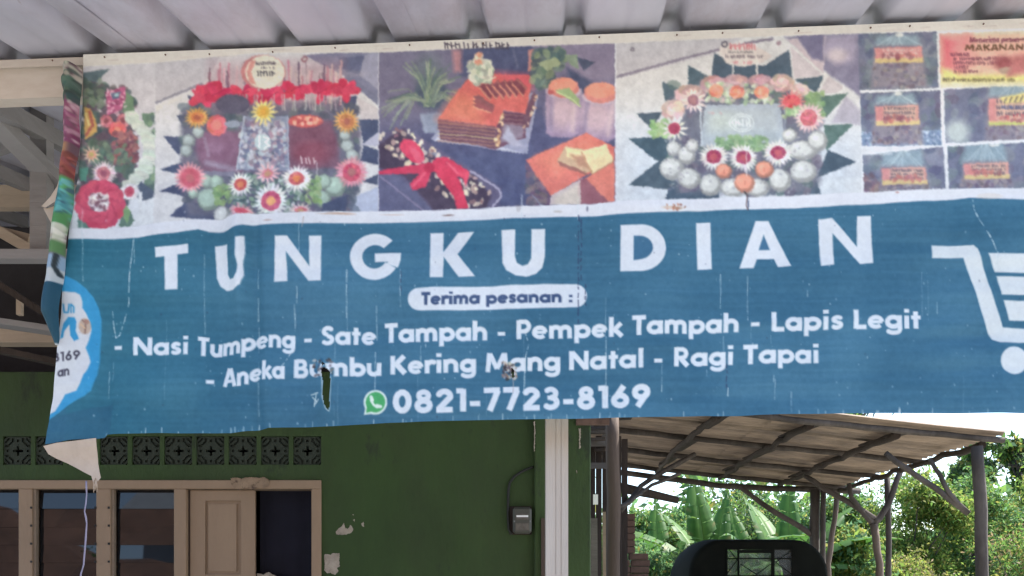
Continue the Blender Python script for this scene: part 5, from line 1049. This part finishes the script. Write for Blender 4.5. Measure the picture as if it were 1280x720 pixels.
pole('post', [at(1046, 622, 12.9), at(1040, 670, 12.9), at(1036, 705, 12.9), foot(at(1033, 720, 12.9))], .035, .05, m='barklight', wob=.014)
pole('brace', [at(925, 609, 12.6), at(950, 628, 12.6), at(985, 650, 12.6), at(1014, 668, 12.6)], .032, .04, wob=.012)
pole('tie_pole', [at(768, 609, 9.4), at(800, 614, 9.6), at(846, 625, 9.9)], .055, .035, m='darkwood'); pole('tie_pole', [at(772, 590, 12.9), at(850, 600, 12.9), at(900, 608, 12.9), at(1075, 614, 12.9)], .04, .04)
pole('brace', [at(775, 640, 9.0), at(800, 608, 9.4), at(868, 568, 9.9)], .022, .026, wob=.01); pole('brace', [at(795, 620, 9.2), at(815, 606, 9.4), at(850, 592, 9.6)], .016, .018)
pole('brace', [at(772, 635, 8.9), at(785, 628, 9.0), at(802, 616, 9.1)], .02, .022, wob=.01)
b = MB()
for k in range(5): b.box(.60+k*.09, .60+k*.09+.07, 8.9+k*.02, 8.94+k*.02, 3.02+k*.045, 3.05+k*.045)
b.build('stored_laths', M['greywood'], cp)
for k in range(4):
    strut('stored_pole', at(738, 536+k*14, 8.9+k*.2), at(757+random.uniform(0, 4), 534+k*14, 8.7+k*.2), .05, .03, M[random.choice(['greywood', 'wood', 'darkwood'])], cp)

# ------------------------------------------------------------------ truck seen from behind under the carport
TY = 10.6; tk = empty('pickup_truck', (at(949, 0, TY).x, TY, 0), 'black cab of a small truck parked under the carport, barred rear window', 'truck')
cx = at(949, 720, TY).x; s_ = TY/FPX
def cabz(p): return CH + (HOR-p)*s_
def rounded(hw, z0, z1, r, y, n=9, inset=0):
    pts = []
    for (sx, cz, a0) in ((1, 0, 0), (-1, 0, 90)):
        pass
    P = [(hw, z0)]; P += [(hw-r+r*math.cos(R(a)), z1-r+r*math.sin(R(a))) for a in np.linspace(0, 90, n)]
    P += [(-hw+r+r*math.cos(R(a)), z1-r+r*math.sin(R(a))) for a in np.linspace(90, 180, n)]; P += [(-hw, z0)]
    return [Vector((cx+p[0]*(.965+.10*(z1-p[1])), y, p[1])) for p in P]
hw = 87*s_; zt = cabz(674.5); zb = .75
wx0, wx1, wz0, wz1 = -41.5*s_, 42.5*s_, cabz(719), cabz(685)
bm = bmesh.new()
def ringv(y, dh, dt): return [bm.verts.new(v) for v in rounded(hw+dh, zb, zt+dt, .34, y)]
ys_ = [(TY, -.035, -.03), (TY+.025, -.008, -.008), (TY+.07, 0, 0), (TY+.6, .0, .035), (TY+1.05, -.01, .03), (TY+1.35, -.03, .01), (TY+1.6, -.05, -.03)]
rings = [ringv(*k) for k in ys_]
for a, c in zip(rings[:-1], rings[1:]):
    for i in range(len(a)-1):
        # leave door glass open on the sides
        f_ = bm.faces.new((a[i], a[i+1], c[i+1], c[i])); f_.smooth = True
def panel_with_hole(ring, y):
    hx = [Vector((cx+wx1, y, wz0)), Vector((cx+wx1, y, wz1)), Vector((cx+wx0, y, wz1)), Vector((cx+wx0, y, wz0))]; hv = [bm.verts.new(v) for v in hx]; n = len(ring); h = n//2
    # right half, top, left half, bottom as fans
    q4 = max(range(h), key=lambda i: 0) ; iR = 1 + 8; 
    for i in range(0, 6): bm.faces.new((ring[i], ring[i+1], hv[0] if i == 0 else hv[1])) if i else None
    bm.faces.new((ring[0], ring[1], hv[1], hv[0]))
    for i in range(1, h-1): bm.faces.new((ring[i], ring[i+1], hv[1])) if i >= 6 else None
    bm.faces.new((ring[h-1], ring[h], hv[2], hv[1]))
    for i in range(h, n-2): bm.faces.new((ring[i], ring[i+1], hv[2]))
    bm.faces.new((ring[n-2], ring[n-1], hv[3], hv[2])); bm.faces.new((ring[n-1], ring[0], hv[0], hv[3]))
panel_with_hole(rings[0], TY)
bmesh.ops.recalc_face_normals(bm, faces=bm.faces)
me = bpy.data.meshes.new('cab'); bm.to_mesh(me); bm.free(); link('cab', me, M['cab'], tk)
def fr(nm, a, c, d, e, y0, y1, m, parent=tk): b = MB(); b.box(cx+a, cx+c, y0, y1, e, d); return b.build(nm, m, parent)
wnd = empty('rear_window', (0, 0, 0)); wnd.parent = tk; wnd.location = (0, 0, wz0)
for (a, c) in ((wx0, wx0+.016), (wx1-.016, wx1), (-27*s_, -25*s_), (15*s_, 19*s_)): fr('window_bar', a, c, wz1, wz0, TY-.01, TY+.012, M['cab'], wnd)
fr('window_bar', wx0+.017, wx1-.017, wz1, wz1-.018, TY-.008, TY+.010, M['cab'], wnd); fr('window_bar', wx0+.017, wx1-.017, wz1-.11, wz1-.122, TY-.012, TY-.0105, M['cab'], wnd); fr('window_bar', -25*s_, 15*s_, wz1-.02, wz1-.055, TY-.006, TY+.006, M['cab'], wnd)
def wbar(a, c): b = MB(); b.bar(a, c, .008, .008); b.build('guard_bar', M['cab'], wnd)
for (u0, v0, u1, v1) in ((-40, 685, -28, 700), (-28, 700, -40, 716), (-24, 705, -4, 718), (14, 705, -4, 718), (20, 703, 40, 688), (20, 703, 40, 718)): wbar((cx+u0*s_, TY-.02, cabz(v0)), (cx+u1*s_, TY-.02, cabz(v1)))
b = MB(); b.box(cx+wx0+.01, cx+wx1-.01, TY+.013, TY+.018, wz0, wz1); b.build('pane', M['window_glass'], wnd)
fr('windscreen', -hw*.9, hw*.9, zt-.06, zt-.75, TY+1.61, TY+1.62, M['window_glass'])
# the nose, bed, wheels and lamps (below the picture)
b = MB(); b.box(cx-.80, cx+.80, TY+1.3, TY+1.75, .55, 1.32, .06); b.build('nose', M['cab'], tk)
b = MB(); b.box(cx-.80, cx+.80, TY-2.3, TY-.08, .78, .84); b.box(cx-.80, cx-.77, TY-2.3, TY-.08, .84, 1.16); b.box(cx+.77, cx+.80, TY-2.3, TY-.08, .84, 1.16); b.box(cx-.77, cx+.77, TY-2.3, TY-2.27, .84, 1.16); b.build('bed', M['bed'], tk)
b = MB(); b.box(cx-.35, cx-.27, TY-2.2, TY+1.8, .55, .70); b.box(cx+.27, cx+.35, TY-2.2, TY+1.8, .55, .70); b.build('chassis', M['rubber'], tk)
def wheel(X_, Y_):
    b = MB(); b.pole([(X_-.1, Y_, .33), (X_+.1, Y_, .33)], .33, 20, wob=0); o = b.build('wheel', M['rubber'], tk); b = MB(); b.pole([(X_-.105, Y_, .33), (X_+.105, Y_, .33)], .17, 14, wob=0); b.build('rim', M['chrome'], o)
for X_ in (cx-.68, cx+.68):
    for Y_ in (TY-1.5, TY+1.2): wheel(X_, Y_)
for X_ in (cx-.7, cx+.7): b = MB(); b.box(X_-.07, X_+.07, TY-2.33, TY-2.305, .72, .82, .01); b.build('tail_lamp', M['soil'], tk)
# ------------------------------------------------------------------ vegetation
def leaf_cloud(blobs, n, size, cols, seed, droop=.3, yellow=.1):
    """leaf-shaped folded quads spread through a crown made of many overlapping clumps"""
    r = np.random.default_rng(seed); B = np.array(blobs, float); vol = (B[:, 3]*B[:, 4]*B[:, 5])**.75; pick = r.choice(len(B), n, p=vol/vol.sum())
    # second level clumps inside each blob give light and dark masses with gaps
    sub = r.normal(size=(len(B)*14, 3)); sub /= np.linalg.norm(sub, axis=1)[:, None]; sub *= r.uniform(.45, 1.0, (len(sub), 1)); sub = sub.reshape(len(B), 14, 3)
    s = sub[pick, r.integers(0, 14, n)]; jit = r.normal(size=(n, 3))*.26; loc = s+jit
    c = B[pick, :3] + loc*B[pick, 3:6]; c[:, 2] = np.maximum(c[:, 2], .05)
    d = r.normal(size=(n, 3)); d[:, 2] -= droop; d /= np.linalg.norm(d, axis=1)[:, None]
    w_ = np.cross(d, r.normal(size=(n, 3))); w_ /= np.linalg.norm(w_, axis=1)[:, None]; nn = np.cross(d, w_)
    L_ = size*r.uniform(.6, 1.35, (n, 1)); W_ = L_*r.uniform(.32, .5, (n, 1))
    a = c; m1 = c + d*L_*.5 + w_*W_*.5 + nn*L_*.08; m2 = c + d*L_*.5 - w_*W_*.5 + nn*L_*.08; tp = c + d*L_ - nn*L_*.05
    V4 = np.stack([a, m1, tp, m2], 1).reshape(-1, 3); k = np.arange(n)*4; Fc = np.stack([k, k+1, k+2, k+3], 1)
    cols = np.array(cols); ci = r.integers(0, len(cols), n); C_ = cols[ci]*r.uniform(.85, 1.5, (n, 1)); C_[r.random(n) < yellow] = (.28, .27, .07)
    return V4, Fc, np.repeat(C_, 4, 0)
GR = [(.08, .155, .035), (.10, .19, .04), (.14, .23, .05), (.065, .12, .035)]
GY = [(.15, .22, .045), (.20, .26, .05), (.12, .19, .04), (.23, .23, .07)]
GD = [(.035, .075, .030), (.05, .095, .04), (.04, .07, .04)]
GB = [(.09, .18, .07), (.12, .22, .08), (.07, .14, .07)]
def blobs_for(px0, px1, pyt, Y, depth_, n, seed, bottom=0.1, rad=(.5, 1.0)):
    r = np.random.default_rng(seed); out = []; X0, X1 = (px0-640)/FPX*Y, (px1-640)/FPX*Y; zt_ = CH+(HOR-pyt)/FPX*Y
    for _ in range(n):
        x = r.uniform(X0, X1); h = 1-((x-(X0+X1)/2)/((X1-X0)/2+1e-6))**2*.22; rr = r.uniform(*rad)*(X1-X0)*.18+.15
        z = r.uniform(bottom, 1)**.65*(zt_*h-rr*.35); out.append((x, Y+r.uniform(-1, 1)*depth_, max(z, .2), rr, rr*.9, rr*.75))
    return out
def tree(nm, px0, px1, pyt, Y, n, size, cols, seed, label, cat, group=None, bottom=.15, trunks=1, nb=26, droop=.3, rad=(.5, 1.0), yellow=.08, m='bark'):
    X_ = ((px0+px1)/2-640)/FPX*Y; root = empty(nm, (X_, Y, 0), label, cat, group); bl = blobs_for(px0, px1, pyt, Y, (px1-px0)/FPX*Y*.35, nb, seed, bottom, rad)
    v, f, c = leaf_cloud(bl, int(n*1.9), size*.8, cols, seed, droop, yellow); me = mesh_np('crown', v, f); set_col(me, c); link('crown', me, M['leaf'], root)
    zt_ = CH+(HOR-pyt)/FPX*Y; rnd = random.Random(seed)
    for t_ in range(trunks):
        b = MB(); x0 = X_+rnd.uniform(-.15, .15)*trunks; top = Vector((x0+rnd.uniform(-.3, .3), Y, zt_*.7)); b.pole([(x0, Y, 0), Vector((x0, Y, 0)).lerp(top, .5)+Vector((rnd.uniform(-.1, .1), 0, 0)), top], .035+zt_*.012, 8, r2=.02, knots=.08)
        for bb in rnd.sample(bl, min(8, len(bl))):
            s0 = Vector((x0, Y, 0)).lerp(top, rnd.uniform(.25, .9)); e = Vector(bb[:3]); b.pole([s0, s0.lerp(e, .5)+Vector((0, 0, .08)), e], .022, 5, r2=.008, knots=.08)
        b.build('trunk', M[m], root)
    return root
# banana plants -------------------------------------------------
def banana_leaf(L_=2.0, W_=.46, sag=.9, seed=1, fold=.35):
    r = random.Random(seed); N = 34; V_ = []; F_ = []; Cc = []
    def mid(t):   # arch in the local XZ plane, starting upwards
        a0 = 1.15; th = a0 - sag*t*1.55; return th
    p = Vector((0, 0, 0)); pts = [p.copy()]; dirs = []
    for i in range(N): th = mid(i/N); dv = Vector((math.cos(th), 0, math.sin(th))); dirs.append(dv); p = p+dv*(L_/N); pts.append(p.copy())
    dirs.append(dirs[-1]); pet = .16
    for side in (-1, 1):
        i = int(N*pet)
        while i < N:
            k = r.choice([1, 2, 3, 3, 4, 5]); j = min(N, i+k); dr = r.uniform(-.2, .55)
            base = len(V_); m_ = j-i+1
            for q_ in range(i, j+1):
                t = max(0.0, (q_/N-pet)/(1-pet)); wd = W_*.5*max(.02, math.sin(math.pi*min(1, t**.62*.98+.02)))*(1 if q_ < N else .05); d_ = dirs[q_]; up = Vector((-d_.z, 0, d_.x)); 
                gap = .022 if q_ in (i, j) else 0
                sh = d_*(gap if q_ == i else (-gap if q_ == j else 0))
                out = Vector((0, side, 0)); a = fold+dr
                e1 = pts[q_] + out*wd*.55*math.cos(a*.5) + up*wd*.55*math.sin(a*.5)*1 + d_*wd*.10 + sh*.5; e2 = pts[q_] + out*wd*math.cos(a) + up*(wd*.35*math.sin(a) - wd*(.25+dr)*.8) + d_*wd*.30 + sh
                V_ += [pts[q_], e1, e2]; g = r.uniform(.85, 1.15); edge = (.16, .15, .05) if r.random() < .12 else (.06, .14, .03)
                Cc += [(.10*g, .20*g, .035*g), (.05*g, .13*g, .022*g), tuple(k_*g for k_ in edge)]
            for q_ in range(m_-1):
                a = base+q_*3; F_ += [(a, a+3, a+4, a+1), (a+1, a+4, a+5, a+2)]
            i = j
    # midrib
    base = len(V_); 
    for q_ in range(N+1):
        wd = .022*(1-q_/N*.85); V_ += [pts[q_]+Vector((0, -wd, -.004)), pts[q_]+Vector((0, 0, -wd*1.2)), pts[q_]+Vector((0, wd, -.004))]; Cc += [(.16, .22, .06)]*3
    for q_ in range(N): a = base+q_*3; F_ += [(a, a+3, a+4, a+1), (a+1, a+4, a+5, a+2)]
    me = mesh_np('leaf', [tuple(v) for v in V_], F_, True); set_col(me, np.array(Cc)); me.materials.append(M['bleaf']); return me
M['bleaf'] = mat('banana_leaf', (1, 1, 1), .5, .15, 3, attr='Col', transl=.45, spec=.25)
BL = [banana_leaf(2.0, .50, .55, 1), banana_leaf(2.2, .55, .9, 2), banana_leaf(1.7, .46, 1.25, 3), banana_leaf(1.9, .46, .22, 4), banana_leaf(2.1, .5, 1.5, 5, .7)]
M['bstem'] = mat('banana_stem', (.16, .17, .07), .7, .25, 6, .4, 30, stretch=(1, 1, .2), c2=(.15, .09, .05), c2at=.55)
def banana(px_, Y, zc, leaves, label, sc=1.0, lean=0.0):
    x = (px_-640)/FPX*Y; root = empty('banana_plant', (x, Y, 0), label, 'banana plant', 'banana plants behind the carport')
    b = MB(); b.pole([(x, Y, 0), (x+lean*.5, Y, zc*.5), (x+lean, Y, zc)], .11*sc, 10, r2=.055*sc, knots=.02); b.build('stem', M['bstem'], root)
    for (k, azim, tilt, s_) in leaves:
        o = bpy.data.objects.new('leaf', BL[k]); col.objects.link(o); o.parent = root; o.location = (lean, 0, zc); o.rotation_euler = (R(random.uniform(-12, 12)), R(-tilt), R(azim)); o.scale = (s_*sc,)*3
    return root
banana(889, 13.8, 1.35, [(3, 100, 20, 1.15), (0, 75, 15, 1.0), (1, 180, 5, 1.0), (1, 10, 5, .95), (2, 215, 0, 1.0), (2, -35, 0, 1.0), (0, 140, 12, .95), (4, 250, 0, .9), (3, 50, 10, 1.0)], 'banana plant with a bright upright leaf just left of the truck cab', 1.0)
banana(862, 12.9, .95, [(4, 185, 0, .95), (2, 160, 0, .9), (1, 215, -5, .85), (3, 95, 5, .8), (2, 20, 0, .8), (4, 265, 0, .7)], 'low banana plant with a dark leaf arching left above the weeds', 1.0)
banana(982, 14.6, 1.45, [(3, 80, 20, 1.0), (0, 110, 10, 1.0), (0, 30, 8, .95), (1, 165, 0, .95), (2, -20, 0, .9), (3, 140, 10, .9), (1, 340, 0, .9), (4, 240, 0, .9)], 'banana plant with several upright leaves behind the truck cab roof', 1.05)
banana(826, 16.0, 1.6, [(1, 190, 0, 1.0), (0, 150, 8, .9), (1, 20, 0, .9), (2, 220, 0, 1), (3, 80, 10, .9), (0, 40, 5, .9)], 'blue-green banana plant farthest left behind the brown post', 1.05)
banana(940, 16.0, 1.7, [(0, 170, 8, .9), (0, 10, 8, .9), (3, 90, 10, .9), (1, 220, 0, .9), (1, -40, 0, .9)], 'banana plant showing faintly between the two nearer bananas', .95)
# shrubs and trees ----------------------------------------------
tree('shrub', 776, 850, 668, 13.2, 5200, .085, GB, 101, 'pale green weedy shrub at the foot of the leftmost banana plant', 'shrub', 'shrubs behind the carport', .02, nb=22, rad=(.7, 1.4))
tree('shrub', 835, 905, 690, 12.9, 4200, .075, GY, 102, 'yellow-green weeds directly left of the truck cab', 'shrub', 'shrubs behind the carport', .02, nb=18, rad=(.7, 1.4))
tree('shrub', 900, 1000, 655, 19.5, 6000, .12, GR, 103, 'mid green shrub showing above the truck cab between banana leaves', 'shrub', 'shrubs behind the carport', .05, nb=24, rad=(.7, 1.3))
tree('shrub', 1030, 1100, 655, 14.6, 6500, .13, GY+GB, 104, 'bright green broad-leaved bush right of the truck cab', 'shrub', 'shrubs behind the carport', .02, nb=26, droop=.8, rad=(.7, 1.3))
tree('shrub', 1060, 1135, 690, 15.5, 4200, .09, GD+GR, 105, 'dark low bush behind the twin poles of the carport', 'shrub', 'shrubs behind the carport', .02, nb=18, rad=(.7, 1.3))
tree('shrub', 1235, 1330, 655, 14.2, 5200, .085, GR+[(.22, .16, .09)], 106, 'brownish twiggy bush at the right edge of the picture', 'shrub', 'shrubs behind the carport', .02, nb=22, yellow=.2, rad=(.7, 1.3))
tree('shrub', 1120, 1190, 690, 15.2, 4200, .08, GY+[(.2, .16, .1)], 112, 'dry olive bush under the leafy tree between the poles', 'shrub', 'shrubs behind the carport', .02, nb=18, yellow=.2, rad=(.7, 1.3))
tree('leafy_tree', 1085, 1200, 594, 17.6, 15000, .105, GR+GY, 107, 'leafy tree with yellow-green top between the carport poles', 'tree', 'trees beyond the carport', .08, 2, 44, rad=(.5, 1.0))
tree('leafy_tree', 1180, 1262, 592, 18.4, 11000, .105, GR+GB, 108, 'fresh green tree right behind the thick carport post', 'tree', 'trees beyond the carport', .08, 2, 36, rad=(.6, 1.1))
tree('leafy_tree', 1240, 1340, 604, 20.0, 10000, .11, GY+GR, 109, 'olive green tree at the right edge beyond the carport', 'tree', 'trees beyond the carport', .08, 2, 34, rad=(.6, 1.1), yellow=.15)
tree('leafy_tree', 1000, 1100, 600, 21.0, 11000, .12, GB+GR, 110, 'bluish green tree behind the far posts of the carport', 'tree', 'trees beyond the carport', .08, 1, 34)
tree('leafy_tree', 770, 860, 618, 22.0, 9000, .12, GB+GR, 111, 'soft green tree behind the bananas next to the brown post', 'tree', 'trees beyond the carport', .06, 1, 30, rad=(.7, 1.2))
tree('leafy_tree', 850, 1010, 606, 25.0, 13000, .13, GR+GD, 113, 'wide dark green tree behind the banana plants', 'tree', 'trees beyond the carport', .06, 1, 36, rad=(.6, 1.0))
# sparse far trees with sky between their leaves
def sparse(px0, px1, py0, py1, Y, n, seed, label, nb=16):
    r = np.random.default_rng(seed); s_ = Y/FPX; X_ = ((px0+px1)/2-640)*s_; root = empty('sparse_tree', (X_, Y, 0), label, 'tree', 'trees beyond the carport')
    bl = [((r.uniform(px0, px1)-640)*s_, Y+r.uniform(-1.5, 1.5), CH+(HOR-r.uniform(py0, py1))*s_, 9*s_, 9*s_, 8*s_) for _ in range(nb)]
    v, f, c = leaf_cloud(bl, n, .17, GD+GR, seed, .4); me = mesh_np('crown', v, f); set_col(me, c); link('crown', me, M['leaf'], root)
    b = MB(); top = Vector((X_, Y, CH+(HOR-py0)*s_)); b.pole([(X_, Y, 0), top.lerp(Vector((X_, Y, 0)), .5)+Vector((.3, 0, 0)), top], .16, 8, r2=.04)
    for q_ in bl: s0 = Vector((X_, Y, 0)).lerp(top, r.uniform(.6, .92)); e = Vector(q_[:3]); b.pole([s0, s0.lerp(e, .5)+Vector((0, 0, .2)), e], .045, 5, r2=.015)
    b.build('trunk', M['bark'], root)
sparse(1192, 1222, 556, 600, 24, 1500, 201, 'thin open-crowned tree whose leaves show right of the carport post', 12)
sparse(1262, 1300, 548, 620, 23, 3600, 202, 'taller open-crowned tree cut by the right edge against the white sky', 16)
sparse(1015, 1095, 505, 530, 30, 3800, 203, 'tall tree peeping over the carport roof under the banner edge', 16)
# dense belt far behind everything
def belt():
    r = np.random.default_rng(300); bl = []
    for k in range(170):
        x = r.uniform(-45, 60); Y = r.uniform(38, 50); h = r.uniform(4.5, 6.8); bl.append((x, Y, h*.5, 2.0, 2.0, h*.52))
    v, f, c = leaf_cloud(bl, 90000, .5, GR+GB, 300, .3); me = mesh_np('far_woodland', v, f); set_col(me, c); o = link('far_woodland', me, M['leaf']); tag(o, 'hazy green woodland far behind the carport', 'woodland', kind='stuff')
belt()
def grass():
    r = np.random.default_rng(44); n = 26000; x = r.uniform(.9, 14, n); y_ = r.uniform(11.5, 26, n); keep = ~((abs(x-cx) < 1.1) & (y_ < 13)); x, y_ = x[keep], y_[keep]; n = len(x)
    a = r.uniform(0, 6.28, n); h = r.uniform(.15, .6, n); w_ = .012; dx, dy = np.cos(a)*w_, np.sin(a)*w_; lx_, ly_ = r.normal(size=n)*.15*h, r.normal(size=n)*.15*h
    z0 = np.zeros(n); V3 = np.stack([np.stack([x-dx, y_-dy, z0], 1), np.stack([x+dx, y_+dy, z0], 1), np.stack([x+lx_, y_+ly_, h], 1)], 1).reshape(-1, 3); k = np.arange(n)*3
    me = mesh_np('grass', V3, np.stack([k, k+1, k+2], 1)); cg = np.array(GY+GR)[r.integers(0, 8, n)]; set_col(me, np.repeat(cg, 3, 0)); o = link('grass', me, M['leaf']); tag(o, 'rough grass behind the carport', 'grass', kind='stuff')
grass()
# ------------------------------------------------------------------ across the street, behind the camera: what the louvre panes mirror
b = MB(); n_ = 40; bm = b.bm; vs_ = []
for i in range(n_+1):
    row = []
    for j in range(9):
        X_ = -40+i*2; Yv = -9-j*1.2; z = max(0, min(1, j/5))*(6.6+1.3*math.sin(i*.7)+random.uniform(-.4, .4)); row.append(bm.verts.new((X_, Yv+random.uniform(-.3, .3), z)))
    vs_.append(row)
for i in range(n_):
    for j in range(8): bm.faces.new((vs_[i][j], vs_[i+1][j], vs_[i+1][j+1], vs_[i][j+1]))
b.build('embankment', M['soil'], kind='structure')
oh = empty('street_house', (-7, -26, 0), 'pale low house with a grey roof across the street behind the camera', 'house')
b = MB(); b.box(-13, -1, -28, -22, 4.2, 8.6); b.build('wall', M['wall2'], oh); b = MB()
b.bm.faces.ensure_lookup_table(); P_ = [(-13.8, -21.2, 8.5), (-.2, -21.2, 8.5), (-.2, -25, 11.2), (-13.8, -25, 11.2), (-13.8, -28.8, 8.5), (-.2, -28.8, 8.5)]; v_ = [b.bm.verts.new(p) for p in P_]
for f_ in ((0, 1, 2, 3), (3, 2, 5, 4), (0, 3, 4), (1, 5, 2), (0, 4, 5, 1)): b.bm.faces.new([v_[k] for k in f_])
b.build('roof', M['roof2'], oh)
for k, (X_, h_) in enumerate(((-16, 7.5), (-3, 6.0), (3, 7), (10, 8))):
    r = np.random.default_rng(500+k); bl = [(X_+r.normal()*1.3, -19+r.normal(), h_*.65+r.normal()*1.1, 1.0, 1.0, .8) for _ in range(14)]; root = empty('street_tree', (X_, -19, 0), ['broad tree left of the house across the street', 'small round tree before the house across the street', 'tree right of the house across the street', 'tallest tree across the street'][k], 'tree', 'trees across the street')
    v, f, c = leaf_cloud(bl, 4500, .25, GR, 500+k); me = mesh_np('crown', v, f); set_col(me, c); link('crown', me, M['leaf'], root)
    b = MB(); b.pole([(X_, -19, 0), (X_+.1, -19, h_*.4), (X_, -19, h_*.7)], .16, 8, r2=.07); b.build('trunk', M['bark'], root)
